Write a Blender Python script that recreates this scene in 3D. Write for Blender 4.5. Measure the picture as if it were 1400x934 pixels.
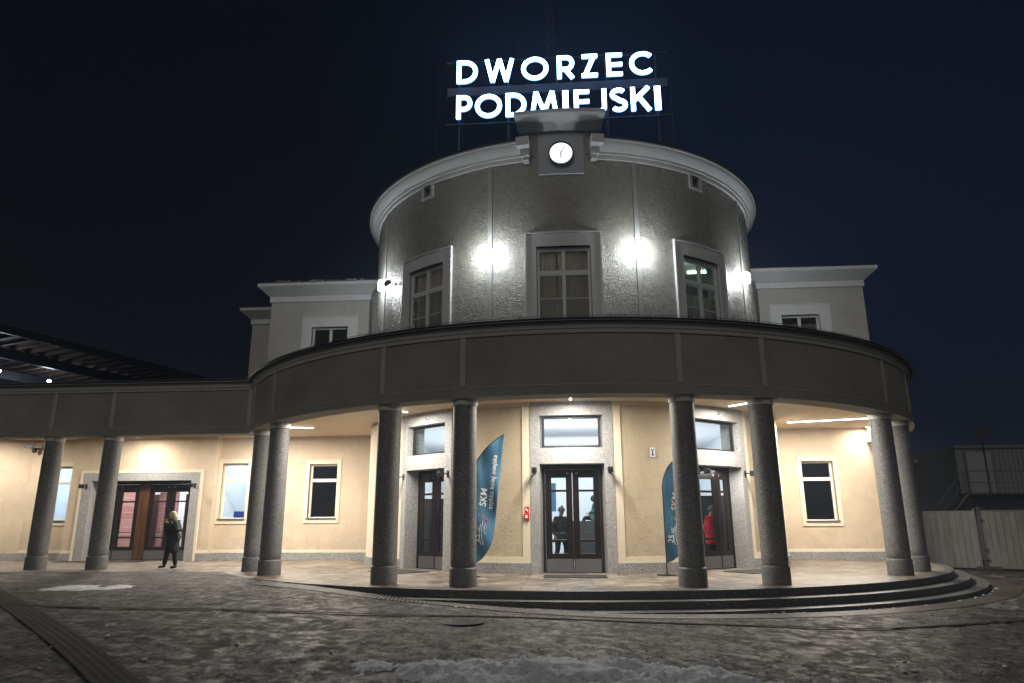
import bpy, bmesh, math, random
from math import sin, cos, pi, radians as R_
from mathutils import Matrix, Vector, noise
random.seed(7)
S = bpy.context.scene
COL = S.collection
for o in list(bpy.data.objects): bpy.data.objects.remove(o)

# ------------------------------------------------------------------ camera
CAM_H = 1.332
F_PX, PITCH, ROLL, YAW = 956.7, 0.2521, -0.0054, -0.0730
cam = bpy.data.cameras.new('camera'); co = bpy.data.objects.new('camera', cam); COL.objects.link(co)
cam.sensor_width = 36; cam.lens = F_PX / 1400 * 36; cam.clip_end = 2000; cam.clip_start = 0.05
fw = Vector((sin(YAW)*cos(PITCH), cos(YAW)*cos(PITCH), sin(PITCH)))
rt = Vector((cos(YAW), -sin(YAW), 0)); up = rt.cross(fw)
rt2 = rt*cos(ROLL) + up*sin(ROLL); up2 = -rt*sin(ROLL) + up*cos(ROLL)
m = Matrix((rt2, up2, -fw)).transposed().to_4x4(); m.translation = (0, 0, CAM_H)
co.matrix_world = m
S.camera = co

# ------------------------------------------------------------------ world: night sky over a town
w = bpy.data.worlds.new('World'); S.world = w; w.use_nodes = True
nt = w.node_tree; nt.nodes.clear()
def wn(t, **k):
    n = nt.nodes.new(t)
    for a, b in k.items(): setattr(n, a, b)
    return n
out = wn('ShaderNodeOutputWorld'); add = wn('ShaderNodeAddShader')
sky = wn('ShaderNodeTexSky', sky_type='NISHITA', sun_disc=False)
sky.sun_elevation = R_(-6); sky.sun_rotation = R_(200)
b1 = wn('ShaderNodeBackground'); b1.inputs[1].default_value = 0.002
b2 = wn('ShaderNodeBackground'); b2.inputs[1].default_value = 1.0
tc = wn('ShaderNodeTexCoord')
def vdot(v):
    n = wn('ShaderNodeVectorMath', operation='DOT_PRODUCT'); n.inputs[1].default_value = v
    nt.links.new(tc.outputs['Generated'], n.inputs[0]); return n.outputs['Value']
# a broad blue glow of the town in the north-east, dark towards the west
r1 = wn('ShaderNodeValToRGB'); e = r1.color_ramp.elements
e[0].position = 0.70; e[0].color = (0.0006, 0.0008, 0.0012, 1)
e[1].position = 0.99; e[1].color = (0.0028, 0.0056, 0.016, 1)
q = e.new(0.87); q.color = (0.0012, 0.0022, 0.0052, 1)
nt.links.new(vdot(Vector((0.42, 0.87, 0.22)).normalized()), r1.inputs[0])
# sodium and white street light haze low over the square behind the photographer
r2 = wn('ShaderNodeValToRGB'); e = r2.color_ramp.elements
e[0].position = 0.0; e[0].color = (0, 0, 0, 1)
e[1].position = 1.0; e[1].color = (0.085, 0.078, 0.066, 1)
nt.links.new(vdot(Vector((0.05, -0.97, 0.25)).normalized()), r2.inputs[0])
mx = wn('ShaderNodeMixRGB', blend_type='ADD'); mx.inputs[0].default_value = 1
nt.links.new(r1.outputs[0], mx.inputs[1]); nt.links.new(r2.outputs[0], mx.inputs[2])
nt.links.new(mx.outputs[0], b2.inputs[0]); nt.links.new(sky.outputs[0], b1.inputs[0])
nt.links.new(b1.outputs[0], add.inputs[0]); nt.links.new(b2.outputs[0], add.inputs[1])
nt.links.new(add.outputs[0], out.inputs[0])
# faint broad light from the square's street lamps, behind and above the photographer
sl = bpy.data.lights.new('sun', 'SUN'); sl.energy = 0.32; sl.angle = R_(25); sl.color = (1.0, 0.95, 0.89)
so = bpy.data.objects.new('sun', sl); COL.objects.link(so); so.rotation_euler = (R_(56), 0, R_(-10))
vs = S.view_settings
vs.view_transform = 'Standard'; vs.look = 'None'; vs.gamma = 1; vs.exposure = 0; vs.use_curve_mapping = False

# ------------------------------------------------------------------ materials
MATS = {}
def mat(name, col=(.5, .5, .5), rough=.6, metal=0, spec=.5, emit=None, es=0):
    if name in MATS: return MATS[name]
    m = bpy.data.materials.new(name); m.use_nodes = True
    b = m.node_tree.nodes['Principled BSDF']
    b.inputs['Base Color'].default_value = (*col, 1); b.inputs['Roughness'].default_value = rough
    b.inputs['Metallic'].default_value = metal; b.inputs['Specular IOR Level'].default_value = spec
    if emit: b.inputs['Emission Color'].default_value = (*emit, 1); b.inputs['Emission Strength'].default_value = es
    MATS[name] = m; return m
class NT:
    def __init__(s, m):
        s.t = m.node_tree; s.b = s.t.nodes['Principled BSDF']
        g = s.t.nodes.new('ShaderNodeNewGeometry'); s.P = g.outputs['Position']
    def n(s, t, ins={}, **k):
        n = s.t.nodes.new(t)
        for a, b in k.items(): setattr(n, a, b)
        for a, b in ins.items(): s.set(n.inputs[a], b)
        return n
    def set(s, i, v):
        if isinstance(v, bpy.types.NodeSocket): s.t.links.new(v, i)
        else: i.default_value = v
    def map(s, scale=(1, 1, 1), rot=(0, 0, 0), v=None, loc=(0, 0, 0)):
        return s.n('ShaderNodeMapping', {'Vector': v or s.P, 'Scale': scale, 'Rotation': rot, 'Location': loc}).outputs[0]
    def noise(s, scale, detail=4, rough=.55, v=None, dist=0):
        return s.n('ShaderNodeTexNoise', {'Vector': v or s.P, 'Scale': scale, 'Detail': detail, 'Roughness': rough, 'Distortion': dist}).outputs[0]
    def vor(s, scale, v=None, out='Distance', **k):
        return s.n('ShaderNodeTexVoronoi', {'Vector': v or s.P, 'Scale': scale}, **k).outputs[out]
    def ramp(s, f, stops, interp='LINEAR'):
        r = s.n('ShaderNodeValToRGB', {'Fac': f}); e = r.color_ramp.elements; r.color_ramp.interpolation = interp
        while len(e) > 1: e.remove(e[-1])
        for i, (p, c) in enumerate(stops):
            q = e[0] if i == 0 else e.new(p)
            q.position = p; q.color = (*c, 1) if len(c) == 3 else c
        return r.outputs[0]
    def mix(s, f, a, b, mode='MIX'):
        return s.n('ShaderNodeMixRGB', {'Fac': f, 'Color1': a if isinstance(a, bpy.types.NodeSocket) else (*a, 1), 'Color2': b if isinstance(b, bpy.types.NodeSocket) else (*b, 1)}, blend_type=mode).outputs[0]
    def math(s, op, a, b=0):
        return s.n('ShaderNodeMath', {0: a, 1: b}, operation=op).outputs[0]
    def bump(s, h, strength=.3, dist=.01, normal=None):
        ins = {'Height': h, 'Strength': strength, 'Distance': dist}
        if normal: ins['Normal'] = normal
        return s.n('ShaderNodeBump', ins).outputs[0]
    def out(s, **k):
        for a, b in k.items(): s.set(s.b.inputs[a.replace('_', ' ')], b)
g3 = lambda v: (v, v, v)

def stucco(name, col, bscale, bdist, rough, spec=.5, stain=.12, weather=False):
    m = mat(name); t = NT(m)
    big = t.noise(.55, 5, .6); mid = t.noise(4, 4)
    dk = tuple(c*(1-stain*1.6) for c in col); lt = tuple(min(1, c*(1+stain*.4)) for c in col)
    c = t.ramp(big, [(.32, dk), (.6, col), (.75, lt)])
    c = t.mix(.25, c, t.ramp(mid, [(.35, tuple(x*.82 for x in col)), (.65, lt)]))
    streak = t.noise(1, 3, .5, v=t.map((6, 6, .35)))
    c = t.mix(t.math('MULTIPLY', t.ramp(streak, [(.55, g3(0)), (.78, g3(1))]), .28), c, tuple(x*.72 for x in col))
    if weather:
        zz = t.n('ShaderNodeSeparateXYZ', {0: t.P}).outputs[2]
        sp_ = t.math('MULTIPLY', t.n('ShaderNodeMapRange', {0: zz, 1: .25, 2: 1.1, 3: .45, 4: 0.0}).outputs[0], t.ramp(t.noise(3.2, 6, .7), [(.42, g3(0)), (.62, g3(1))]))
        c = t.mix(sp_, c, tuple(x*.60 for x in col))
        pa = t.ramp(t.noise(.9, 2, .4, dist=1.2), [(.60, g3(0)), (.62, g3(.22))])
        c = t.mix(pa, c, tuple(min(1, x*1.12) for x in col))
    h = t.noise(bscale, 5, .62, dist=.4)
    h2 = t.noise(3.0, 2)
    h = t.math('ADD', h, t.math('MULTIPLY', h2, .8))
    t.out(Base_Color=c, Roughness=t.ramp(mid, [(.3, g3(rough-.08)), (.7, g3(rough+.1))]), Normal=t.bump(h, .9, bdist), Specular_IOR_Level=spec)
    return m
M_STUC = stucco('cream_render', (.60, .49, .36), 55, .012, .75, .3, weather=True)
M_ROUGH = stucco('rough_cream_render', (.53, .43, .30), 42, .03, .6, .4, weather=True)
M_UP = stucco('glossy_wall_render', (.38, .365, .315), 24, .05, .28, .75, .06)
M_BLOCK = stucco('pale_wall_render', (.54, .525, .48), 45, .014, .75, .3)
M_TRIM = stucco('pale_trim_paint', (.72, .64, .50), 90, .003, .7, .3, .06)
M_TRIMU = stucco('grey_white_trim_paint', (.74, .75, .74), 90, .003, .75, .3, .08)
M_STRIP = stucco('pilaster_strip_paint', (.46, .47, .46), 90, .003, .8, .2, .08)
M_FASC = stucco('canopy_fascia_render', (.29, .28, .255), 40, .010, .8, .3, .22)
M_FASB = stucco('canopy_band_paint', (.41, .40, .38), 60, .005, .8, .3, .12)
M_CEIL = stucco('ceiling_plaster', (.62, .50, .35), 60, .004, .85, .2, .08)

def granite(name, lo, hi, scale=34, rough=.55, joints=None):
    m = mat(name); t = NT(m)
    sp = t.noise(scale, 3, .8); sp2 = t.vor(scale*1.6, out='Color')
    c = t.ramp(sp, [(.36, g3(lo)), (.5, g3((lo+hi)/2)), (.64, g3(hi))])
    c = t.mix(.45, c, t.ramp(t.n('ShaderNodeSeparateColor', {0: sp2}).outputs[0], [(.1, g3(lo*.6)), (.5, g3((lo+hi)/2)), (.9, g3(hi*1.2))]))
    c = t.mix(t.ramp(t.noise(.9, 4), [(.4, g3(0)), (.75, g3(.45))]), c, tuple(x for x in (lo*1.4, lo*1.3, lo*1.15)))
    t.out(Base_Color=c, Roughness=rough, Normal=t.bump(sp, .5, .006))
    return m
M_COL = granite('dark_terrazzo', .05, .28, 38)
M_COLB = granite('terrazzo_drum', .05, .21, 38)
M_GRAN = granite('pale_granite', .18, .46, 34, .55)
M_PLIN = granite('plinth_granite', .15, .40, 26, .6)
M_STEP = granite('step_granite', .04, .13, 22, .45)
M_CAPW = mat('column_cap_paint', (.5, .5, .48), .7)
M_METAL = mat('roof_edge_metal', (.05, .055, .065), .3, .6)
M_DRIP = mat('drip_edge_metal', (.5, .52, .55), .28, .9)
M_STEEL = mat('brushed_steel', (.30, .30, .31), .38, .9)
M_BLACK = mat('black_metal', (.012, .012, .013), .45, .1)
M_PVC = mat('white_window_pvc', (.78, .76, .70), .4)
M_PVCU = mat('grey_white_window_wood', (.74, .75, .74), .5)
M_DARKF = mat('black_window_frame', (.01, .01, .01), .4)
M_RED = mat('red_sign_plastic', (.55, .02, .015), .4)
M_WHT = mat('white_paint', (.8, .8, .8), .5)
M_BLUE = mat('blue_print', (.02, .05, .35), .5)
M_INT = mat('interior_white', (.72, .74, .76), .7)
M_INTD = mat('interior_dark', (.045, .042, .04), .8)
M_IFLO = mat('interior_floor', (.35, .34, .33), .25)
M_CURT = mat('curtain_cloth', (.50, .47, .42), .9)
M_CURT.node_tree.nodes['Principled BSDF'].inputs['Transmission Weight'].default_value = .5
M_CURT.node_tree.nodes['Principled BSDF'].inputs['IOR'].default_value = 1.02
def wood():
    m = mat('dark_varnished_wood'); t = NT(m)
    g = t.noise(1, 5, .6, v=t.map((26, 26, 1.1)), dist=.6)
    t.out(Base_Color=t.ramp(g, [(.3, (.005, .0032, .0025)), (.55, (.011, .0065, .005)), (.75, (.022, .012, .008))]), Roughness=.32, Normal=t.bump(g, .2, .003), Coat_Weight=.3)
    m2 = mat('warm_varnished_wood'); t = NT(m2)
    g = t.noise(1, 5, .6, v=t.map((26, 26, 1.1)), dist=.6)
    t.out(Base_Color=t.ramp(g, [(.3, (.03, .012, .005)), (.55, (.09, .036, .013)), (.75, (.17, .075, .028))]), Roughness=.32, Coat_Weight=.3)
    return m, m2
M_WOOD, M_WOOD2 = wood()
def redtile():
    m = mat('red_wall_tiles'); t = NT(m)
    b = t.n('ShaderNodeTexBrick', {'Vector': t.map((1, 1, 1), (pi/2, 0, 0)), 'Color1': (.40, .18, .155, 1), 'Color2': (.48, .24, .21, 1), 'Mortar': (.6, .5, .48, 1), 'Scale': 1.0, 'Mortar Size': .008, 'Brick Width': .15, 'Row Height': .30}, offset=0)
    t.out(Base_Color=b.outputs[0], Roughness=.2)
    return m
M_TILE = redtile()
def glass(name, tint=(1, 1, 1), refl=.10, rough=0.0):
    m = bpy.data.materials.new(name); m.use_nodes = True; t = m.node_tree; t.nodes.clear()
    o = t.nodes.new('ShaderNodeOutputMaterial'); mx = t.nodes.new('ShaderNodeMixShader')
    tr = t.nodes.new('ShaderNodeBsdfTransparent'); gl = t.nodes.new('ShaderNodeBsdfGlossy')
    fr = t.nodes.new('ShaderNodeFresnel'); fr.inputs[0].default_value = 1.5
    tr.inputs[0].default_value = (*tint, 1); gl.inputs['Roughness'].default_value = rough
    ad = t.nodes.new('ShaderNodeMath'); ad.operation = 'ADD'; ad.inputs[1].default_value = refl; ad.use_clamp = True
    t.links.new(fr.outputs[0], ad.inputs[0])
    ge = t.nodes.new('ShaderNodeNewGeometry'); iv = t.nodes.new('ShaderNodeMath'); iv.operation = 'SUBTRACT'; iv.inputs[0].default_value = 1; t.links.new(ge.outputs['Backfacing'], iv.inputs[1])
    mu = t.nodes.new('ShaderNodeMath'); mu.operation = 'MULTIPLY'; t.links.new(ad.outputs[0], mu.inputs[0]); t.links.new(iv.outputs[0], mu.inputs[1]); t.links.new(mu.outputs[0], mx.inputs[0])
    t.links.new(tr.outputs[0], mx.inputs[1]); t.links.new(gl.outputs[0], mx.inputs[2]); t.links.new(mx.outputs[0], o.inputs[0])
    return m
M_GLASS = glass('door_glass', (.93, .97, 1), .03)
M_GLASSD = glass('dim_window_glass', (.86, .88, .88), .05)
def frosted():
    m = mat('frosted_glass', (.75, .85, .92), .5); b = m.node_tree.nodes['Principled BSDF']
    b.inputs['Transmission Weight'].default_value = .85; b.inputs['Roughness'].default_value = .6; b.inputs['IOR'].default_value = 1.1
    return m
M_FROST = frosted()
M_LAMP = mat('lamp_tube_glow', (1, 1, 1), .5, emit=(1, .96, .90), es=14)
M_WLAMP = mat('wall_lamp_glow', (1, 1, 1), .5, emit=(.93, .97, 1), es=60)
M_SIGN = mat('letter_face_glow', (1, 1, 1), .5, emit=(.26, .56, 1), es=20)
M_SIGNR = mat('letter_return_glow', (.3, .4, .6), .5, emit=(.2, .45, 1), es=3.0)
M_CLOCK = mat('clock_face_glow', (1, 1, 1), .5, emit=(.93, .97, 1), es=1.5)
M_FARL = mat('platform_lamp_glow', (1, 1, 1), .5, emit=(.75, .88, 1), es=40)
M_SCREEN = mat('screen_glow', (.02, .05, .07), .4, emit=(.03, .14, .22), es=1.0)
M_SCR2 = mat('screen_glow_text', (.1, .5, .6), .4, emit=(.3, .9, 1), es=1.5)

TAC0, TAC1 = (-13.4, 16.0), (-2.2, 4.8)
TACA = math.atan2(TAC1[1]-TAC0[1], TAC1[0]-TAC0[0])
TACA = -(TACA+pi/2)
# ---- ground materials
def ground_mat():
    m = mat('wet_trodden_paving'); t = NT(m)
    rot = t.map((1, 1, 1), (0, 0, R_(33)))
    br = t.n('ShaderNodeTexBrick', {'Vector': rot, 'Color1': g3(.8)+(1,), 'Color2': g3(1.0)+(1,), 'Mortar': g3(.22)+(1,), 'Scale': 1.0, 'Mortar Size': .022, 'Brick Width': .62, 'Row Height': .31})
    n1 = t.noise(.28, 7, .66, dist=.5); n2 = t.noise(1.5, 7, .66, v=t.map((1, 1, 1)), dist=.4); n3 = t.noise(9, 6, .70, v=t.map((1.7, .55, 1))); n4 = t.noise(3.6, 6, .60, v=t.map((1.3, .9, 1)), dist=.4); n5 = t.noise(1.0, 5, .6, v=t.map((.30, 1.6, 1), (0, 0, R_(-10))), dist=.5)
    base = t.ramp(n2, [(.38, (.028, .026, .025)), (.5, (.062, .059, .056)), (.62, (.125, .121, .117))])
    base = t.mix(1.0, base, t.ramp(n4, [(.38, g3(.50)), (.5, g3(.92)), (.62, g3(1.7))]), 'MULTIPLY')
    base = t.mix(.8, base, t.ramp(n3, [(.38, g3(.35)), (.5, g3(1)), (.62, g3(2.6))]), 'MULTIPLY')
    gx = t.n('ShaderNodeSeparateXYZ', {0: t.P}).outputs[0]
    jo = t.mix(t.math('MAXIMUM', 0.0, t.math('SUBTRACT', t.ramp(n1, [(.40, g3(.25)), (.62, g3(.9))]), t.n('ShaderNodeMapRange', {0: gx, 1: -1.0, 2: 3.5, 3: 0.1, 4: .75}).outputs[0])), br.outputs[0], g3(1.0))
    base = t.mix(1, base, jo, 'MULTIPLY')
    sn = t.math('ADD', t.math('MULTIPLY', n1, .8), t.math('ADD', t.math('MULTIPLY', n5, .55), t.math('ADD', t.math('MULTIPLY', n2, .45), t.math('MULTIPLY', n4, .40))))
    k = t.ramp(sn, [(1.10, g3(0)), (1.14, g3(.4)), (1.21, g3(.9))])
    k = t.math('MULTIPLY', k, t.ramp(n3, [(.44, g3(.1)), (.53, g3(1))]))
    c = t.mix(k, base, t.ramp(n3, [(.36, (.20, .203, .21)), (.60, (.75, .77, .80))]))
    h = t.math('ADD', t.math('MULTIPLY', n3, .45), t.math('ADD', t.math('MULTIPLY', n4, 1.6), t.math('ADD', t.math('MULTIPLY', n2, 1.5), t.math('ADD', t.math('MULTIPLY', k, .5), t.math('MULTIPLY', t.n('ShaderNodeRGBToBW', {0: br.outputs[0]}).outputs[0], .35)))))
    rg = t.ramp(n4, [(.38, g3(.45)), (.60, g3(.85))])
    rg = t.mix(k, rg, g3(.8))
    t.out(Base_Color=c, Roughness=rg, Normal=t.bump(h, .8, .035), Specular_IOR_Level=.22)
    return m
M_GROUND = ground_mat()
def platform_mat():
    m = mat('damp_stone_slabs'); t = NT(m)
    br = t.n('ShaderNodeTexBrick', {'Vector': t.map((1, 1, 1), (0, 0, R_(90)), loc=(.3, .2, 0)), 'Color1': (.20, .16, .12, 1), 'Color2': (.125, .10, .078, 1), 'Mortar': (.04, .034, .03, 1), 'Scale': 1.0, 'Mortar Size': .018, 'Brick Width': 1.2, 'Row Height': .75})
    n1 = t.noise(.55, 5, .6, dist=.8); n2 = t.noise(2.6, 6, .65, dist=.5)
    c = t.mix(t.ramp(n1, [(.40, g3(0)), (.60, g3(.8))]), br.outputs[0], (.062, .050, .040))
    c = t.mix(t.ramp(n2, [(.50, g3(0)), (.64, g3(.65))]), c, (.34, .30, .26))
    t.out(Base_Color=c, Roughness=t.ramp(n1, [(.35, g3(.55)), (.66, g3(.33))]), Normal=t.bump(t.math('ADD', n2, t.n('ShaderNodeRGBToBW', {0: br.outputs[0]}).outputs[0]), .3, .006))
    return m
M_PLAT = platform_mat()
def ribbed(name, col, ang, pitch):
    m = mat(name); t = NT(m)
    v = t.map((1, 1, 1), (0, 0, ang))
    wv = t.n('ShaderNodeTexWave', {'Vector': v, 'Scale': 2*pi/20/pitch, 'Distortion': .15, 'Detail': 2}).outputs[1]
    n = t.noise(1.6, 5, .65)
    c = t.ramp(wv, [(.25, tuple(x*.45 for x in col)), (.7, col)])
    c = t.mix(t.ramp(n, [(.34, g3(.6)), (.46, g3(1))]), c, (.042, .039, .036))
    t.out(Base_Color=c, Roughness=.8, Specular_IOR_Level=.15, Normal=t.bump(wv, .35, .008))
    return m
M_TACY = ribbed('yellow_ribbed_paving', (.085, .075, .048), TACA, .085)
def tacring():
    m = mat('ribbed_arc_paving'); t = NT(m)
    sx = t.n('ShaderNodeSeparateXYZ', {0: t.P}).outputs
    dx = t.math('SUBTRACT', sx[0], .2); dy = t.math('SUBTRACT', sx[1], 26.1)
    a = t.math('ARCTAN2', dx, dy)
    s = t.math('SINE', t.math('ADD', t.math('MULTIPLY', a, 850), t.math('MULTIPLY', t.n('ShaderNodeVectorMath', {0: t.P, 1: (.2, 26.1, 0)}, operation='DISTANCE').outputs['Value'], 34)))
    n = t.noise(1.9, 5, .65)
    c = t.ramp(s, [(.2, (.03, .026, .021)), (.8, (.12, .10, .08))])
    c = t.mix(t.ramp(n, [(.42, g3(0)), (.68, g3(.85))]), c, (.05, .045, .038))
    t.out(Base_Color=c, Roughness=.55, Normal=t.bump(s, .8, .012))
    return m
M_TACR = tacring()
M_DRAIN = mat('dark_drain_channel', (.022, .02, .018), .9, 0, .1)
def snow():
    m = mat('dirty_snow'); t = NT(m); n = t.noise(14, 6, .7)
    t.out(Base_Color=t.ramp(n, [(.3, (.40, .41, .42)), (.5, (.70, .71, .74)), (.7, (.86, .88, .92))]), Roughness=.75, Normal=t.bump(n, .9, .03))
    return m
M_SNOW = snow()
def roofsnow():
    m = mat('roof_snow', (.55, .57, .6), .8); return m
M_RSNOW = roofsnow()

# ------------------------------------------------------------------ mesh building
class MB:
    def __init__(s): s.v = []; s.f = []
    def add(s, vs, fs, M=None):
        k = len(s.v)
        for p in vs:
            p = Vector(p); s.v.append(tuple(M @ p) if M else tuple(p))
        s.f += [tuple(i+k for i in f) for f in fs]; return s
    def box(s, x0, x1, y0, y1, z0, z1, M=None):
        return s.add([(x, y, z) for z in (z0, z1) for x, y in ((x0, y0), (x1, y0), (x1, y1), (x0, y1))],
                     [(3, 2, 1, 0), (4, 5, 6, 7), (0, 1, 5, 4), (1, 2, 6, 5), (2, 3, 7, 6), (3, 0, 4, 7)], M)
    def tube(s, a, b, r0, r1=None, n=10, caps=True):
        a, b = Vector(a), Vector(b); r1 = r0 if r1 is None else r1
        d = (b-a).normalized(); u = d.orthogonal().normalized(); v = d.cross(u)
        vs = [a+(u*cos(2*pi*i/n)+v*sin(2*pi*i/n))*r0 for i in range(n)] + [b+(u*cos(2*pi*i/n)+v*sin(2*pi*i/n))*r1 for i in range(n)]
        fs = [(i, (i+1) % n, n+(i+1) % n, n+i) for i in range(n)]
        if caps: fs += [tuple(range(n))[::-1], tuple(range(n, 2*n))]
        return s.add(vs, fs)
    def path(s, pts, r, n=8):
        for a, b in zip(pts, pts[1:]): s.tube(a, b, r, n=n)
        return s
    def lathe(s, prof, n=40, c=(0, 0, 0), caps=True):
        c = Vector(c); vs = []; fs = []
        for r, z in prof: vs += [c+Vector((r*cos(2*pi*i/n), r*sin(2*pi*i/n), z)) for i in range(n)]
        for j in range(len(prof)-1):
            for i in range(n): fs.append((j*n+i, j*n+(i+1) % n, (j+1)*n+(i+1) % n, (j+1)*n+i))
        if caps: fs += [tuple(range(n))[::-1], tuple((len(prof)-1)*n+i for i in range(n))]
        return s.add(vs, fs)
    def sector(s, c, prof, a0, a1, step=1.0, closed=True):
        """sweep a closed profile [(R, z)...] round c from angle a0 to a1 (degrees, 0 = towards the square)"""
        n = max(2, int(abs(a1-a0)/step+.5)+1); k = len(prof); vs = []; fs = []
        for i in range(n):
            a = R_(a0+(a1-a0)*i/(n-1))
            vs += [(c[0]+r*sin(a), c[1]-r*cos(a), z) for r, z in prof]
        for i in range(n-1):
            for j in range(k if closed else k-1):
                j2 = (j+1) % k; fs.append((i*k+j, (i+1)*k+j, (i+1)*k+j2, i*k+j2))
        if closed: fs += [tuple(range(k)), tuple((n-1)*k+j for j in range(k))[::-1]]
        return s.add(vs, fs)
    def ring(s, c, r0, r1, a0, a1, z0, z1, step=1.0):
        return s.sector(c, [(r0, z0), (r1, z0), (r1, z1), (r0, z1)], a0, a1, step)
    def prism(s, pts, d, M=None):
        """polygon pts (x, z) thickened from y=0 to y=d"""
        n = len(pts)
        vs = [(x, 0, z) for x, z in pts] + [(x, d, z) for x, z in pts]
        fs = [tuple(range(n)), tuple(range(2*n-1, n-1, -1))] + [(i, n+i, n+(i+1) % n, (i+1) % n) for i in range(n)]
        return s.add(vs, fs, M)
    def holewall(s, us, vs_, holes, fn, thick):
        """wall over a grid of u, v with rectangular holes; fn(u, v, depth) -> point"""
        us = sorted(set([round(u, 5) for u in us] + [round(h[i], 5) for h in holes for i in (0, 1)]))
        vv = sorted(set([round(v, 5) for v in vs_] + [round(h[i], 5) for h in holes for i in (2, 3)]))
        nu, nv = len(us), len(vv)
        def solid(i, j):
            if i < 0 or j < 0 or i >= nu-1 or j >= nv-1: return False
            u = (us[i]+us[i+1])/2; v = (vv[j]+vv[j+1])/2
            return not any(h[0] < u < h[1] and h[2] < v < h[3] for h in holes)
        k = len(s.v)
        for d in (0, thick):
            for j in range(nv):
                for i in range(nu): s.v.append(tuple(fn(us[i], vv[j], d)))
        idx = lambda i, j, d: k + d*nu*nv + j*nu + i
        for j in range(nv-1):
            for i in range(nu-1):
                if not solid(i, j): continue
                s.f.append((idx(i, j, 0), idx(i+1, j, 0), idx(i+1, j+1, 0), idx(i, j+1, 0)))
                s.f.append((idx(i, j, 1), idx(i, j+1, 1), idx(i+1, j+1, 1), idx(i+1, j, 1)))
                if not solid(i-1, j): s.f.append((idx(i, j, 0), idx(i, j+1, 0), idx(i, j+1, 1), idx(i, j, 1)))
                if not solid(i+1, j): s.f.append((idx(i+1, j, 0), idx(i+1, j, 1), idx(i+1, j+1, 1), idx(i+1, j+1, 0)))
                if not solid(i, j-1): s.f.append((idx(i, j, 0), idx(i, j, 1), idx(i+1, j, 1), idx(i+1, j, 0)))
                if not solid(i, j+1): s.f.append((idx(i, j+1, 0), idx(i+1, j+1, 0), idx(i+1, j+1, 1), idx(i, j+1, 1)))
        return s
    def mesh(s, name, m, smooth=None):
        me = bpy.data.meshes.new(name); me.from_pydata(s.v, [], s.f); me.validate()
        bm = bmesh.new(); bm.from_mesh(me); bmesh.ops.recalc_face_normals(bm, faces=bm.faces); bm.to_mesh(me); bm.free()
        for x in (m if isinstance(m, (list, tuple)) else [m]): me.materials.append(x)
        if smooth:
            for p in me.polygons: p.use_smooth = True
            me.set_sharp_from_angle(angle=R_(smooth))
        return me

WM = {}
def link(o, parent=None, loc=(0, 0, 0), rz=0, world=True):
    COL.objects.link(o)
    M = Matrix.Translation(loc) @ Matrix.Rotation(rz, 4, 'Z')
    o.location = loc; o.rotation_euler = (0, 0, rz)
    if parent:
        o.parent = parent
        if world: o.matrix_parent_inverse = WM[parent.name].inverted(); WM[o.name] = M
        else: WM[o.name] = WM[parent.name] @ M
    else: WM[o.name] = M
    return o
def obj(name, mb, m, parent=None, loc=(0, 0, 0), rz=0, world=True, smooth=None, bevel=0):
    me = mb.mesh(name, m, smooth) if isinstance(mb, MB) else mb
    o = bpy.data.objects.new(name, me); link(o, parent, loc, rz, world)
    if bevel:
        b = o.modifiers.new('bevel', 'BEVEL'); b.width = bevel; b.segments = 2; b.limit_method = 'ANGLE'; b.angle_limit = R_(40)
    return o
def tag(o, label=None, cat=None, group=None, kind=None):
    for k, v in (('label', label), ('category', cat), ('group', group), ('kind', kind)):
        if v: o[k] = v
    return o
def thing(name, label, cat, loc=(0, 0, 0), rz=0, group=None):
    o = bpy.data.objects.new(name, None); o.empty_display_size = .3; link(o, None, loc, rz)
    return tag(o, label, cat, group)
def copy_tree(o, parent=None, loc=None, rz=None):
    c = o.copy(); COL.objects.link(c)
    if parent: c.parent = parent
    if loc is not None: c.location = loc
    if rz is not None: c.rotation_euler = (0, 0, rz)
    WM[c.name] = Matrix.Translation(c.location) @ Matrix.Rotation(c.rotation_euler[2], 4, 'Z')
    for ch in o.children: copy_tree(ch, c)
    return c
def light(name, kind, loc, power, col=(1, 1, 1), size=.1, sy=None, rot=(0, 0, 0), parent=None, spread=None):
    l = bpy.data.lights.new(name, kind); l.energy = power; l.color = col
    if kind == 'AREA':
        l.size = size
        if sy: l.shape = 'RECTANGLE'; l.size_y = sy
        if spread: l.spread = spread
    else: l.shadow_soft_size = size
    o = bpy.data.objects.new(name, l); COL.objects.link(o); o.location = loc; o.rotation_euler = rot
    if parent: o.parent = parent
    return o

HAZE = .0019
C = (0.2, 26.1)      # centre of colonnade and ground floor drum
U = (0.02, 26.1)     # centre of the upper drum as built
def P(a, r, z=0, c=C): return Vector((c[0]+r*sin(R_(a)), c[1]-r*cos(R_(a)), z))
def arange(a, b, st):
    n = max(1, int(math.ceil((b-a)/st))); return [a+(b-a)*i/n for i in range(n+1)]

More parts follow.
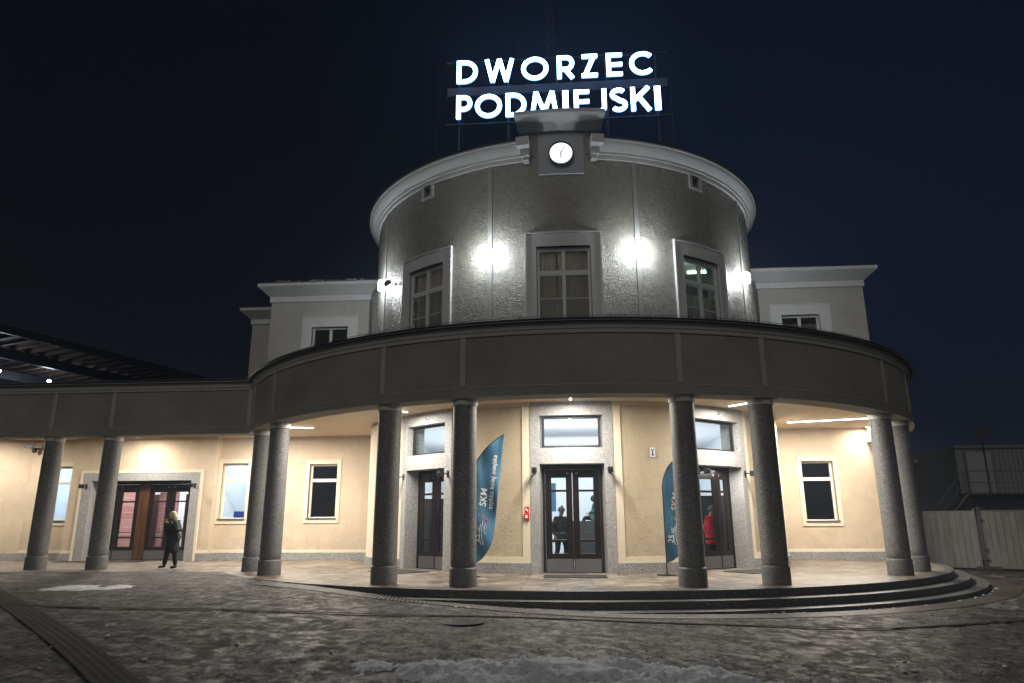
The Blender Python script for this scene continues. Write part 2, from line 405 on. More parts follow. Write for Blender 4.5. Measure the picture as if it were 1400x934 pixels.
# ------------------------------------------------------------------ ground
PZ = [(-60, 0), (-7.5, 0), (-5.2, -.03), (-3.6, -.15), (-1.5, -.235), (1, -.315), (5, -.37), (11, -.40), (20, -.45), (40, -.5), (400, -.5)]
def gz(x, y=0):
    for (a, za), (b, zb) in zip(PZ, PZ[1:]):
        if a <= x <= b:
            t = (x-a)/(b-a); return za+(zb-za)*t
    return PZ[0][1] if x < 0 else PZ[-1][1]
def gs0(x): return sum(gz(x+d*.4) for d in (-2, -1, 0, 1, 2))/5
def axis(lo, hi, fine0, fine1, st):
    r = arange(fine0, fine1, st); x = fine1; s = st
    while x < hi: s *= 1.5; x = min(hi, x+s); r.append(x)
    x = fine0; s = st
    while x > lo: s *= 1.5; x = max(lo, x-s); r.insert(0, x)
    return r
import bisect
g = MB(); xs = axis(-200, 200, -13, 10, .085); ys = axis(-40, 260, 4.5, 15.5, .075)
zs = [gs0(x) for x in xs]
def gsm(x):
    i = min(len(xs)-2, max(0, bisect.bisect_right(xs, x)-1)); t = (x-xs[i])/(xs[i+1]-xs[i])
    return zs[i]+(zs[i+1]-zs[i])*min(1, max(0, t))
def relief(x, y):
    if not (-14 < x < 11 and 4 < y < 16): return 0
    rr = math.hypot(x-.2, y-26.1); f_ = min(1, max(0, (rr-13.15)/.8))*min(1, max(0, (15.6-y)/1.5))*min(1, (x+14)/2, (11-x)/2, (y-4)/1)
    if f_ <= 0: return 0
    v = Vector((x, y, 0))
    a = noise.fractal(v*1.1+Vector((3, 7, 1)), .9, 2.1, 4); b_ = noise.fractal(Vector((x*3.8, y*2.6, 5)), .8, 2.0, 4)
    return f_*(-.010+.016*a*.6+.016*b_*(.4+.9*max(0, a+.2)))
for y in ys:
    for x in xs: g.v.append((x, y, gsm(x)+relief(x, y)))
nx = len(xs)
for j in range(len(ys)-1):
    for i in range(nx-1): g.f.append((j*nx+i, j*nx+i+1, (j+1)*nx+i+1, (j+1)*nx+i))
tag(obj('ground', g, M_GROUND, smooth=180), kind='structure')

def gsheet(name, fn, us, ws, m, dz, label=None):
    """a thin sheet on the ground: fn(u, w) -> x, y"""
    b = MB()
    for u in us:
        for v in ws:
            x, y = fn(u, v); b.v.append((x, y, gsm(x)+dz))
    n = len(ws)
    for i in range(len(us)-1):
        for j in range(n-1): b.f.append((i*n+j, (i+1)*n+j, (i+1)*n+j+1, i*n+j+1))
    o = obj(name, b, m, smooth=60); tag(o, kind='structure'); return o
pol = lambda a, r: (C[0]+r*sin(R_(a)), C[1]-r*cos(R_(a)))
def tr_(a): return 12.02+.72/(1+math.exp(-(a+7)/3.5))
gsheet('tactile_paving_arc', lambda a, w_: pol(a, tr_(a)+w_), arange(-37, 75, 1), [-.28, 0, .28], M_TACR, .010)
DRP = [(-40, 9.5), (-20, 11.0), (-9.4, 11.95), (-7.9, 11.7), (-6.2, 11.67), (-5.0, 11.75), (-4.07, 12.1), (-2.67, 12.46), (-.96, 12.76), (.3, 12.72), (1.5, 12.66), (3.83, 12.47), (4.9, 12.4), (6.4, 12.98), (8.0, 13.7), (11, 15.0), (16, 16.4)]
def drf(u, w_):
    i = min(len(DRP)-2, int(u)); t = u-i; p_, q_ = DRP[i], DRP[i+1]
    return (p_[0]+(q_[0]-p_[0])*t, p_[1]+(q_[1]-p_[1])*t+w_)
gsheet('drain_channel', drf, arange(0, len(DRP)-1, .125), [-.06, .06], M_DRAIN, .008)
def line2(p, q, wd):
    p, q = Vector(p), Vector(q); d = (q-p).normalized(); nrm = Vector((-d.y, d.x))
    return lambda u, v: tuple(p+(q-p)*u+nrm*v*wd)
gsheet('tactile_guide_path', line2(TAC0, TAC1, 1), arange(0, 1, .02), [-.20, 0, .20], M_TACY, .006)
# paved floor under the canopy, and the curved entrance steps
pf = MB(); pf.ring(C, 5.5, 11.55, -100, 100, -.17, .004)
tag(obj('platform_paving', pf, M_PLAT), kind='structure')
wp = MB(); wp.box(-30, -6.5, 20.2, 27, -.1, .0015)
tag(obj('wing_paving', wp, M_PLAT), kind='structure')
st = MB()
st.ring(C, 11.35, 11.57, -30, 100, -.15, .009)
st.ring(C, 11.35, 11.95, -70, 97, -.34, -.148)
st.ring(C, 11.35, 12.33, -70, 94, -.6, -.297)
tag(obj('entrance_steps', st, M_STEP, bevel=.008), kind='structure')

# ================================================================== STATION BUILDING
B = thing('station_building', 'cream railway station with round entrance tower, curved column canopy and long left wing', 'railway station', (C[0], C[1], 0))
# ---- lower drum wall
DOORS = (-39.3, 0.0, 39.3)
HW = 7.3; SW = 9.45; TW = 11.35
fnl = lambda r: (lambda u, v, d: P(u, r-d, v))
segs = []
edges = [-88, -39.3-TW, -39.3+TW, -TW, TW, 39.3-TW, 39.3+TW, 88]
for i in (0, 2, 4, 6): obj('wall_panel', MB().ring(C, 6.25, 6.85, edges[i], edges[i+1], .0, 4.6), M_ROUGH, B)
for a in DOORS:
    for q in (-1, 1):
        x0, x1 = sorted((a+q*SW, a+q*TW))
        obj('door_pilaster', MB().ring(C, 6.25, 6.885, x0, x1, .0, 4.598), M_TRIM, B)
        obj('plinth', MB().ring(C, 6.3, 6.93, *sorted((a+q*(SW+.02), a+q*(TW+.01))), 0, .27), M_PLIN, B)
for i in (0, 2, 4, 6):
    obj('base_band', MB().ring(C, 6.3, 6.88, edges[i], edges[i+1], .0, .42), M_TRIM, B)
    obj('top_band', MB().ring(C, 6.3, 6.88, edges[i], edges[i+1], 4.46, 4.597), M_TRIM, B)
    obj('plinth', MB().ring(C, 6.3, 6.931, edges[i]+.02, edges[i+1]-.02, 0, .271), M_PLIN, B)
for q in (-1, 1):          # end piers next to the flat walls
    x0, x1 = sorted((q*60, q*71))
    obj('end_pier', MB().ring(C, 6.5, 7.22, x0, x1, 0, 4.45), M_TRIM, B)
    obj('plinth', MB().ring(C, 6.5, 7.27, *sorted((q*59.6, q*71.4)), 0, .272), M_PLIN, B)
for a in DOORS:
    so_ = MB(); us = arange(a-SW, a+SW, 1)
    so_.holewall(us, [0, 4.6], [(a-HW-(1.3 if a > 1 else 0), a+HW, 0, 2.85), (a-HW-(1.3 if a > 1 else 0), a+HW, 3.28, 4.17)], fnl(6.905), .62)
    # rebate lines round the openings
    obj('stone_portal', so_, M_GRAN, B)

def box_obj(name, boxes, m, parent, bevel=0, world=False, **k):
    b = MB()
    for q in boxes: b.box(*q)
    return obj(name, b, m, parent, world=world, bevel=bevel, **k)

def make_leaf(parent, x0, x1, side, H, twopane=True):
    """one door leaf with three panes; local y grows into the building"""
    st_ = .17 if x1-x0 > .7 else .17
    px0, px1 = (x0+st_, x1-st_)
    z = [.0, .50, .82, .86, 2.13, 2.17, 2.50, H]
    lf = MB()
    lf.box(x0, px0, 0, .06, 0, H); lf.box(px1, x1, 0, .06, 0, H)
    for a, b in ((0, .50), (.80, .86), (2.12, 2.18), (2.50, H)): lf.box(px0, px1, .002, .058, a, b)
    o = obj('door_leaf', lf, M_WOOD, parent, world=False, bevel=.006)
    g = MB()
    for a, b in ((.50, .80), (.86, 2.12), (2.18, 2.50)): g.box(px0, px1, .025, .032, a, b)
    obj('pane', g, M_GLASS, parent, world=False)
    k = MB(); k.box(x0+.02, x1-.02, -.006, -.001, .03, .36); obj('kick_plate', k, M_STEEL, parent, world=False)
    h = MB(); hx = x1-.07 if side < 0 else x0+.07
    h.tube((hx, -.07, .75), (hx, -.07, 1.6), .014); h.tube((hx, -.07, .8), (hx, 0, .8), .01); h.tube((hx, -.07, 1.55), (hx, 0, 1.55), .01)
    h.tube((px0+.02, -.02, 1.02), (px1-.02, -.02, 1.02), .012)
    obj('handle', h, M_BLACK, parent, world=False)
    c = MB(); cx = x1-.12 if side < 0 else x0+.12
    c.tube((cx, -.012, H-.1), (cx, 0, H-.1), .035, n=16)
    obj('door_closer', c, M_STEEL, parent, world=False)

for a in DOORS:
    rd = 6.40; p = P(a, rd)
    hw = rd*sin(R_(HW))-.005
    fr = MB(); H = 2.72
    el = .145 if a > 1 else 0; xl = -hw-el
    fr.box(xl, xl+.06, -.02, .12, 0, 2.85); fr.box(hw-.06, hw, -.02, .12, 0, 2.85); fr.box(xl+.06, hw-.06, -.018, .12, H+.005, 2.85)
    fr.box(xl+.06, hw-.06, -.02, .15, 0, .03)
    d = obj('entrance_door', fr, M_DARKF, B, loc=p, rz=R_(a), bevel=.006)
    xm = (xl+hw)/2+(.29 if a > 1 else 0); make_leaf(d, xl+.065, xm-.006, -1, H); make_leaf(d, xm+.006, hw-.065, 1, H)
    tw = MB(); z0, z1 = 3.28, 4.17
    for q in ((xl, xl+.07, z0, z1), (hw-.07, hw, z0, z1), (xl+.07, hw-.07, z0, z0+.07), (xl+.07, hw-.07, z1-.07, z1)): tw.box(q[0], q[1], .0, .08, q[2], q[3])
    t = obj('transom_window', tw, M_DARKF, B, loc=p+Vector((-sin(R_(a))*-.28, cos(R_(a))*-.28, 0)), rz=R_(a), bevel=.005)
    g = MB(); g.box(xl+.07, hw-.07, .03, .038, z0+.07, z1-.07); obj('pane', g, M_GLASS, t, world=False)

# ---- flat ground floor walls
def flat(y): return lambda u, v, d: Vector((u, y+d, v))
def window(x0, x1, z0, z1, y, holein=.20, surround=.14, pane=M_GLASSD, style='transom', trim=M_TRIM, pvc=M_PVC, lab=None):
    """x0..x1, z0..z1 is the outer edge of the painted surround"""
    b = MB(); s = surround; pr = .035
    hx0, hx1, hz0, hz1 = x0+s, x1-s, z0+s*1.1, z1-s
    b.box(x0, hx0, -pr, .04, z0, z1); b.box(hx1, x1, -pr, .04, z0, z1)
    b.box(hx0, hx1, -pr+.001, .04, z0, hz0); b.box(hx0, hx1, -pr+.001, .04, hz1, z1)
    b.box(x0-.02, x1+.02, -pr-.02, .0, z1-.015, z1+.02)
    w_ = obj('window', b, trim, B, loc=(0, y, 0))
    if lab: w_['label'] = lab
    f = MB(); t = .07; d0, d1 = holein-.04, holein+.03
    f.box(hx0, hx0+t, d0, d1, hz0, hz1); f.box(hx1-t, hx1, d0, d1, hz0, hz1)
    f.box(hx0+t, hx1-t, d0, d1, hz0, hz0+t); f.box(hx0+t, hx1-t, d0, d1, hz1-t, hz1)
    if style == 'transom':
        zt = hz0+(hz1-hz0)*.70; f.box(hx0+t, hx1-t, d0-.01, d1, zt-.06, zt+.06); f.box(hx0+t, hx1-t, d0-.02, d0-.01, zt-.015, zt+.015)
    if style == 'twin':
        xm = (hx0+hx1)/2; f.box(xm-.055, xm+.055, d0-.01, d1, hz0+t, hz1-t)
        zt = hz0+(hz1-hz0)*.48
        f.box(hx0+t, xm-.055, d0+.01, d1-.01, zt-.012, zt+.012); f.box(xm+.055, hx1-t, d0+.01, d1-.01, zt-.012, zt+.012)
    obj('window_frame', f, pvc, w_, world=False, bevel=.006)
    g = MB(); g.box(hx0+t, hx1-t, holein-.004, holein+.004, hz0+t, hz1-t); obj('pane', g, pane, w_, world=False)
    sl_ = MB(); sl_.box(hx0-.03, hx1+.03, -pr-.04, holein-.045, hz0-.005, hz0+.03); obj('sill', sl_, mat('grey_sill_metal', (.12, .12, .125), .4, .4), w_, world=False)
    return (hx0, hx1, hz0, hz1)
YL, YR, YP = 26.35, 26.0, 26.0
hl1 = window(-9.80, -8.44, 1.32, 3.64, YL)
hl2 = window(-13.22, -11.93, 1.31, 3.70, YL, pane=M_GLASS)
hl3 = window(-20.05, -18.98, 1.28, 3.66, 26.4, pane=M_FROST)
hr1 = window(8.28, 9.66, 1.13, 3.52, YR)
for x0, x1, hh, y in ((-13.4, -6.3, hl1, YL), (-20.9, -18.7, hl3, 26.4), (6.3, 11.38, hr1, YR)):
    obj('ground_floor_wall', MB().holewall([x0, x1], [0, 4.6], [hh, hl2] if y == YL else [hh], flat(y), .35), M_STUC, B)
lw = MB()
lw.add([(-20.9, 26.4, 0), (-23.6, 24.9, 0), (-23.8, 25.4, 0), (-21.0, 26.8, 0), (-20.9, 26.4, 4.6), (-23.6, 24.9, 4.6), (-23.8, 25.4, 4.6), (-21.0, 26.8, 4.6)],
       [(0, 1, 5, 4), (1, 2, 6, 5), (2, 3, 7, 6), (3, 0, 4, 7), (4, 5, 6, 7)])
lw.box(-32, -23.55, 24.9, 25.3, 0, 4.6); obj('ground_floor_wall', lw, M_STUC, B)
obj('side_wall', MB().box(11.0, 11.38, 26.35, 38, 0, 4.6), M_STUC, B)
lw = MB()
# projecting bay with the side entrance
DX0, DX1, DH = -18.02, -14.08, 2.92
RX0, RX1, RH = -18.38, -13.74, 3.20
lw.holewall([-18.9, -13.2], [0, 4.6], [(RX0, RX1, 0, RH)], flat(YP), .4)
lw.box(-18.9, -18.55, 26.4, 27, 0, 4.6); lw.box(-13.55, -13.2, 26.4, 27, 0, 4.6)
obj('bay_wall', lw, M_STUC, B)
pp = MB()
for x0, x1, y in ((-13.2, -6.9, YL), (-18.9, RX0-.1, YP), (RX1+.1, -13.2, YP), (-20.9, -18.9, 26.4), (6.9, 11.43, YR)):
    obj('plinth', MB().box(x0, x1, y-.06, y+.01, 0, .27), M_PLIN, B, bevel=.006)
pp.box(-13.2, -13.14, YP-.06, YL-.06, 0, .27); pp.box(-18.96, -18.9, YP-.06, 26.34, 0, .27)
pp.add([(-20.9, 26.34, 0), (-23.6, 24.84, 0), (-23.6, 25, 0), (-20.9, 26.5, 0), (-20.9, 26.34, .27), (-23.6, 24.84, .27), (-23.6, 25, .27), (-20.9, 26.5, .27)], [(0, 1, 5, 4), (4, 5, 6, 7), (1, 2, 6, 5), (3, 0, 4, 7)])
pp.box(-32, -23.6, 24.84, 24.91, 0, .27)
obj('plinth', pp, M_PLIN, B, bevel=.006)
pt = MB()
for x0, x1, y in ((-13.2, -6.9, YL), (-18.9, RX0-.1, YP), (RX1+.1, -13.2, YP), (-20.9, -18.9, 26.4), (6.9, 11.40, YR)):
    obj('base_band', MB().box(x0, x1, y-.025, y+.01, .27, .36), M_TRIM, B, bevel=.005)
# painted rim round the side portal
pt.box(RX0-.10, RX0, YP-.06, YP+.05, 0, RH+.1); pt.box(RX1, RX1+.10, YP-.06, YP+.05, 0, RH+.1); pt.box(RX0, RX1, YP-.059, YP+.05, RH, RH+.1)
obj('portal_rim', pt, M_TRIM, B, bevel=.005)
sp = MB(); sp.holewall([RX0, RX1], [0, RH], [(DX0, DX1, 0, DH)], flat(YP-.045), .5)
obj('stone_portal', sp, M_GRAN, B)
# side entrance: two pairs of leaves with a broad timber post between
fr = MB(); yd = YP+.30; W = DX1-DX0
fr.box(0, .08, 0, .14, 0, DH); fr.box(W-.08, W, 0, .14, 0, DH); fr.box(.08, W-.08, 0.002, .14, 2.80, DH); fr.box(.08, W-.08, 0.0, .2, 0, .035)
d = obj('side_entrance_door', fr, M_DARKF, B, loc=(DX0, yd, 0), bevel=.006)
post = MB(); post.box(W/2-.2, W/2+.2, -.05, .10, .035, 2.80); obj('door_post', post, M_WOOD2, d, world=False, bevel=.006)
lw1 = (W/2-.2-.08)/2
for k, x0 in enumerate((.083, .083+lw1, W/2+.203, W/2+.203+lw1)):
    make_leaf(d, x0, x0+lw1-.008, -1 if k % 2 == 0 else 1, 2.79)
wp_ = MB(); wp_.tube((10.95, YR-.05, 0), (10.95, YR-.05, 4.5), .03); obj('downpipe', wp_, mat('copper_pipe', (.4, .2, .1), .5, .5), B)

# ---- ceilings, canopy
cl = MB(); cl.ring(C, 6.3, 10.65, -96, 96, 4.55, 4.66)
obj('canopy_ceiling', cl, M_CEIL, B)
cl = MB(); cl.box(-32, -6.6, 21.2, 26.9, 4.553, 4.66); cl.box(6.4, 11.38, 25.7, 27, 4.554, 4.66)
obj('wing_ceiling', cl, M_CEIL, B)
A0, A1 = -61.6, 97
YF = 20.85; XJ = C[0]+11.15*sin(R_(A0)); 
fa = MB()
fa.sector(C, [(10.58, 4.0), (11.15, 4.0), (11.15, 5.5), (10.58, 5.5)], A0, A1)
fa.box(-32, XJ, YF, YF+.57, 4.0, 5.5)
fa.box(-32, -31.4, YF+.57, 26.4, 4.0, 5.5)
obj('canopy_fascia', fa, M_FASC, B)
fb = MB()
fb.sector(C, [(11.0, 5.36), (11.185, 5.36), (11.185, 5.44), (11.21, 5.46), (11.21, 5.61), (11.0, 5.61)], A0, A1)
fb.box(-32, XJ-.02, YF-.035, YF+.3, 5.36, 5.44); fb.box(-32, XJ-.03, YF-.06, YF+.3, 5.44, 5.61)
for a in (-58, -46.6, -23.2, -12.5, 12.2, 22.8, 46.4, 58, 75):
    obj('fascia_strip', MB().ring(C, 11.1, 11.172, a-.33, a+.33, 4.24, 5.362), M_FASB, B)
for x in (-14.1, -16.05, -20.3, -22.2, XJ-.07):
    obj('fascia_strip', MB().box(x-.065, x+.065, YF-.022, YF+.05, 4.24, 5.362), M_FASB, B)
fb.sector(C, [(11.1, 4.205), (11.158, 4.205), (11.158, 4.225), (11.1, 4.225)], A0, A1)
fb.box(-32, XJ, YF-.008, YF+.05, 4.205, 4.225)
obj('canopy_band', fb, M_FASB, B)
ed = MB()
ed.sector(C, [(10.9, 5.612), (11.30, 5.612), (11.33, 5.64), (11.31, 5.675), (10.9, 5.70)], A0-.4, A1)
ed.box(-32, XJ-.1, YF-.16, YF+.4, 5.613, 5.672)
obj('roof_edge', ed, M_METAL, B)
dr = MB(); dr.sector(C, [(11.30, 5.604), (11.335, 5.604), (11.337, 5.616), (11.30, 5.616)], A0-.4, A1)
dr.box(-32, XJ-.12, YF-.175, YF-.15, 5.604, 5.618)
obj('drip_edge', dr, M_DRIP, B)
rf = MB(); rf.ring(C, 6.5, 11.0, -96, 97, 5.5, 5.66, 2); rf.box(-32, -6.2, YF+.3, 27, 5.45, 5.65); rf.box(6.2, 11.38, 25.6, 27, 5.45, 5.645)
obj('canopy_roof', rf, M_METAL, B)
for a in (-37, -20, -3, 13, 31, 49, -52):     # little lightning cable clips on the roof edge
    pass
cable = MB(); cable.path([P(a, 11.2, 5.745) for a in arange(A0+2, 95, 2)], .008, 5)
for a in arange(A0+2, 95, 7): cable.tube(P(a, 11.2, 5.67), P(a, 11.2, 5.76), .02, n=6)
cable.path([(x, YF, 5.73) for x in arange(-31, XJ, 1.5)], .008, 5)
obj('lightning_cable', cable, M_STEEL, B)

# ---- columns
def column_mesh():
    b = MB(); b.lathe([(.262, .40), (.266, .415), (.276, .43), (.276, .6), (.274, 1.6), (.268, 2.8), (.262, 3.86)], 48); return b.mesh('column', M_COL, 50)
def drum_mesh():
    b = MB(); b.lathe([(.298, 0), (.298, .36), (.290, .385), (.268, .40)], 48); return b.mesh('base_drum', M_COLB, 50)
def cap_mesh():
    b = MB(); b.lathe([(.262, 3.86), (.285, 3.865), (.285, 4.0)], 40); return b.mesh('cap', M_CAPW, 50)
cm, dm, km = column_mesh(), drum_mesh(), cap_mesh()
CP = [P(a, 10.80) for a in (-58.2, -48.2, -23.35, -12.9, 12.9, 23.35, 48.2, 58.2)] + [Vector((-16.14, 21.2, 0)), Vector((-14.2, 21.2, 0)), Vector((-22.2, 21.2, 0)), Vector((-20.2, 21.2, 0))]
for p in CP:
    c_ = obj('column', cm, None, B, loc=p)
    obj('base_drum', dm, None, c_, world=False); obj('cap', km, None, c_, world=False)

# ---- upper drum
UR = 7.05
fnu = lambda r: (lambda u, v, d: P(u, r-d, v, U))
WCS = (-36.7, .75, 37.6); WH = 6.35; WZ0, WZ1 = 6.1, 9.08
VCS = (-36.7, 37.5)
uw = MB()
holes = [(a-WH, a+WH, WZ0, WZ1) for a in WCS] + [(a-1.35, a+1.35, 11.48, 12.02) for a in VCS]
uw.holewall(arange(-180, 180, 1.25), [4.7, 12.3], holes, fnu(UR), .42)
obj('upper_drum_wall', uw, M_UP, B)
STR = (-58.4, -17.1, 18.8, 58.2)
for a in STR: obj('pilaster_strip', MB().ring(U, 6.9, UR+.035, a-.58, a+.58, 5.6, 11.95), M_STRIP, B)
def curved_frame(a, h, z0, z1, t_a, t_z, r0, r1):
    b = MB()
    b.ring(U, r0, r1, a-h-t_a, a-h, z0, z1); b.ring(U, r0, r1, a+h, a+h+t_a, z0, z1)
    b.ring(U, r0, r1, a-h-t_a, a+h+t_a, z1, z1+t_z); return b
for k, a in enumerate(WCS):
    b = curved_frame(a, WH, 5.7, WZ1, 2.55, .40, 6.9, UR+.06)
    b.ring(U, 6.9, UR+.10, a-WH-2.7, a+WH+2.7, WZ1+.40, WZ1+.445)
    for s in (-1, 1): b.ring(U, 6.95, UR+.085, *sorted((a+s*(WH+2.3), a+s*(WH+2.62))), 5.7, WZ1+.40)
    w_ = obj('window', b, M_TRIMU, B)
    r = UR*cos(R_(WH))-.07; p = P(a, r, 0, U); hw = r*sin(R_(WH))+.005
    fo = MB(); t = .075
    fo.box(-hw, -hw+t, -.02, .07, WZ0, WZ1); fo.box(hw-t, hw, -.02, .07, WZ0, WZ1); fo.box(-hw+t, hw-t, -.02, .07, WZ1-.12, WZ1); fo.box(-hw+t, hw-t, -.02, .07, WZ0, WZ0+t)
    fo.box(-.05, .05, -.03, .07, WZ0+t, WZ1-.12)
    fo.box(-hw+t, -.05, -.035, .07, 8.20, 8.36); fo.box(.05, hw-t, -.035, .07, 8.20, 8.36)
    fo.box(-hw+t, -.05, -.045, -.035, 8.24, 8.27); fo.box(.05, hw-t, -.045, -.035, 8.24, 8.27)
    for z in (7.52,):
        fo.box(-hw+t, -.05, .0, .05, z-.014, z+.014); fo.box(.05, hw-t, .0, .05, z-.014, z+.014)
    fr_ = obj('window_frame', fo, M_PVCU, w_, loc=p, rz=R_(a), bevel=.005)
    g = MB(); g.box(-hw+t, hw-t, .022, .030, WZ0+t, WZ1-.12); obj('pane', g, M_GLASSD, w_, loc=p, rz=R_(a))
    cu = MB()
    n = 40
    for i in range(n):
        x0 = -hw+2*hw*i/n; x1 = -hw+2*hw*(i+1)/n
        if -.30*hw < (x0+x1)/2 < -.22*hw and k == 1: continue
        y = .20+.02*(i % 2)
        cu.add([(x0, y, WZ0), (x1, .20+.02*((i+1) % 2), WZ0), (x1, .20+.02*((i+1) % 2), 9.0 if k < 2 else 8.0), (x0, y, 9.0 if k < 2 else 8.0)], [(0, 1, 2, 3)])
    ct = obj('curtain', cu, M_CURT, w_, loc=p, rz=R_(a)); md = ct.modifiers.new('s', 'SOLIDIFY'); md.thickness = .004
for a in VCS:
    b = curved_frame(a, 1.35, 11.40, 12.02, .9, .07, 6.9, UR+.04); b.ring(U, 6.9, UR+.04, a-1.35, a+1.35, 11.40, 11.48); b.ring(U, 6.8, 6.86, a-1.35, a+1.35, 11.48, 12.02)
    b.ring(U, 6.84, 6.9, a-.15, a+.15, 11.48, 12.02)
    obj('attic_vent', b, M_TRIMU, B)
# cornice, broken by the clock block
def cornice(a0, a1):
    b = MB()
    b.sector(U, [(6.9, 11.86), (UR+.06, 11.86), (UR+.075, 11.90), (UR+.075, 11.98), (UR+.12, 12.0), (UR+.13, 12.06), (UR+.20, 12.10), (UR+.31, 12.20), (UR+.34, 12.25), (UR+.35, 12.31), (UR+.38, 12.33), (UR+.38, 12.39), (6.8, 12.44)], a0, a1, .8)
    return b
cb = cornice(-180, -6.9)
cb2 = cornice(7.9, 180)
for s, a, cb in ((-1, -6.9, cb), (1, 7.9, cb2)):
    cb.ring(U, 6.9, UR+.20, *sorted((a, a+s*1.4)), 11.80, 11.92); cb.ring(U, 6.9, UR+.27, *sorted((a-s*.15, a+s*1.9)), 11.92, 12.16); cb.ring(U, 6.9, UR+.50, *sorted((a-s*.3, a+s*2.6)), 12.16, 12.44)
    obj('cornice', cb, M_TRIMU, B, smooth=35)
er = MB(); er.sector(U, [(6.9, 12.445), (UR+.42, 12.40), (UR+.44, 12.42), (UR+.34, 12.48), (6.8, 12.56)], -180, -7.1); er.sector(U, [(6.9, 12.445), (UR+.42, 12.40), (UR+.44, 12.42), (UR+.34, 12.48), (6.8, 12.56)], 8.1, 180)
er.lathe([(6.95, 12.46), (6.95, 12.55), (3.5, 12.64), (.1, 12.70)], 64, (U[0], U[1], 0))
obj('drum_roof', er, M_METAL, B)
ck = MB(); ck.ring(U, 6.3, UR+.04, -6.8, 7.8, 12.02, 13.02)

obj('clock_block', ck, M_UP, B)
cc = MB(); cc.sector(U, [(6.2, 12.78), (UR+.10, 12.78), (UR+.18, 12.82), (UR+.30, 12.93), (UR+.64, 13.03), (UR+.68, 13.05), (UR+.68, 13.17), (6.2, 13.20)], -9.6, 10.7, .8)
obj('clock_block_cap', cc, M_TRIMU, B, smooth=35)
cs = MB(); cs.sector(U, [(6.2, 13.202), (UR+.62, 13.175), (UR+.5, 13.19), (6.2, 13.23)], -9.5, 10.6, .8)
obj('roof_snow', cs, M_METAL, B)
cp_ = MB(); cp_.ring(U, 6.9, UR+.085, -4.7, 6.2, 11.36, 12.66); obj('clock_plate', cp_, mat('clock_plate_paint', (.46, .49, .53), .6), B)

# ---- upper side blocks
YB = 26.0
def block(x0, x1, y0, y1, z0, z1, holes=(), m=M_BLOCK):
    b = MB()
    b.holewall([x0, x1], [z0, z1], list(holes), flat(y0), .35)
    b.box(x0, x0+.3, y0+.35, y1, z0, z1); b.box(x1-.3, x1, y0+.35, y1, z0, z1); b.box(x0, x1, y1, y1+.3, z0, z1)
    b.box(x0+.3, x1-.3, y0+.35, y1, z1-.2, z1-.02)
    return b
hu1 = window(-10.22, -7.98, 6.6, 9.22, YB, surround=.40, style='twin', trim=M_TRIMU, pvc=M_PVCU, pane=M_GLASSD)
hu2 = window(7.88, 10.08, 6.6, 9.22, YB, surround=.40, style='twin', trim=M_TRIMU, pvc=M_PVCU, pane=M_GLASSD)
for q in (block(-11.55, -7.55, YB, 36, 4.7, 10.15, [hu1]), block(7.5, 11.38, YB, 36, 4.7, 10.15, [hu2]), block(-14.15, -11.5, 30, 40, 4.7, 10.45)): obj('upper_block_wall', q, M_BLOCK, B)
for x0, x1 in ((-7.56, -5.8), (5.8, 7.52)): obj('link_wall', MB().box(x0, x1, YB+.45, YB+.8, 4.7, 10.15), M_BLOCK, B)
def straight_cornice(b, x0, x1, y, z, left=True, right=True, yb=None, sc=1.0):
    """profile swept along x with returned ends"""
    prof = [(0, -.42), (.05, -.42), (.05, -.18), (.10, -.16), (.16, -.10), (.40, .10), (.44, .14), (.44, .26), (0, .30)]
    prof = [(p*sc, q*sc) for p, q in prof]
    yb = yb or y+6
    path = []
    if left: path.append((x0, yb, -1, 0))
    path.append((x0, y, -1 if left else 0, -1)); path.append((x1, y, 1 if right else 0, -1))
    if right: path.append((x1, yb, 1, 0))
    k = len(prof); base = len(b.v)
    for px, py, sx, sy in path:
        for o_, h in prof: b.v.append((px+sx*o_, py+sy*o_, z+h))
    for i in range(len(path)-1):
        for j in range(k): b.f.append((base+i*k+j, base+(i+1)*k+j, base+(i+1)*k+(j+1) % k, base+i*k+(j+1) % k))
    b.f.append(tuple(base+j for j in range(k))); b.f.append(tuple(base+(len(path)-1)*k+j for j in range(k))[::-1])
for a_ in ((-11.56, -7.54, YB, 10.30, True, True, YB+2), (7.49, 11.39, YB, 10.30, True, True, YB+4), (-14.17, -11.4, 30, 10.60, True, False)):
    ub = MB(); straight_cornice(ub, *a_); obj('side_cornice', ub, M_TRIMU, B)
for x0, x1 in ((-7.6, -5.8), (5.8, 7.5)):
    ub = MB(); ub.box(x0, x1, YB+.38, YB+.5, 9.9, 10.15); ub.box(x0, x1, YB+.2, YB+.5, 10.15, 10.55); obj('side_cornice', ub, M_TRIMU, B)
for q in ((-12.0, -7.1, YB-.46, 36.4, 10.561, 10.60), (7.05, 11.84, YB-.46, 36.4, 10.561, 10.60), (-14.6, -12.02, 29.54, 40, 10.861, 10.90), (-11.9, -7.2, YB+.3, 36, 10.60, 10.75)): obj('side_roof', MB().box(*q), M_METAL, B)
sn = MB()
for i in range(60):
    x = random.uniform(-11.3, -7.6); r = random.uniform(.03, .07)
    sn.lathe([(.02, -.01), (r*1.8, 0), (r*1.3, r*.7), (.01, r)], 8, (x, YB-.42+random.uniform(0, .2), 10.60))
tag(obj('snow_lumps', sn, M_RSNOW, B), kind='stuff')

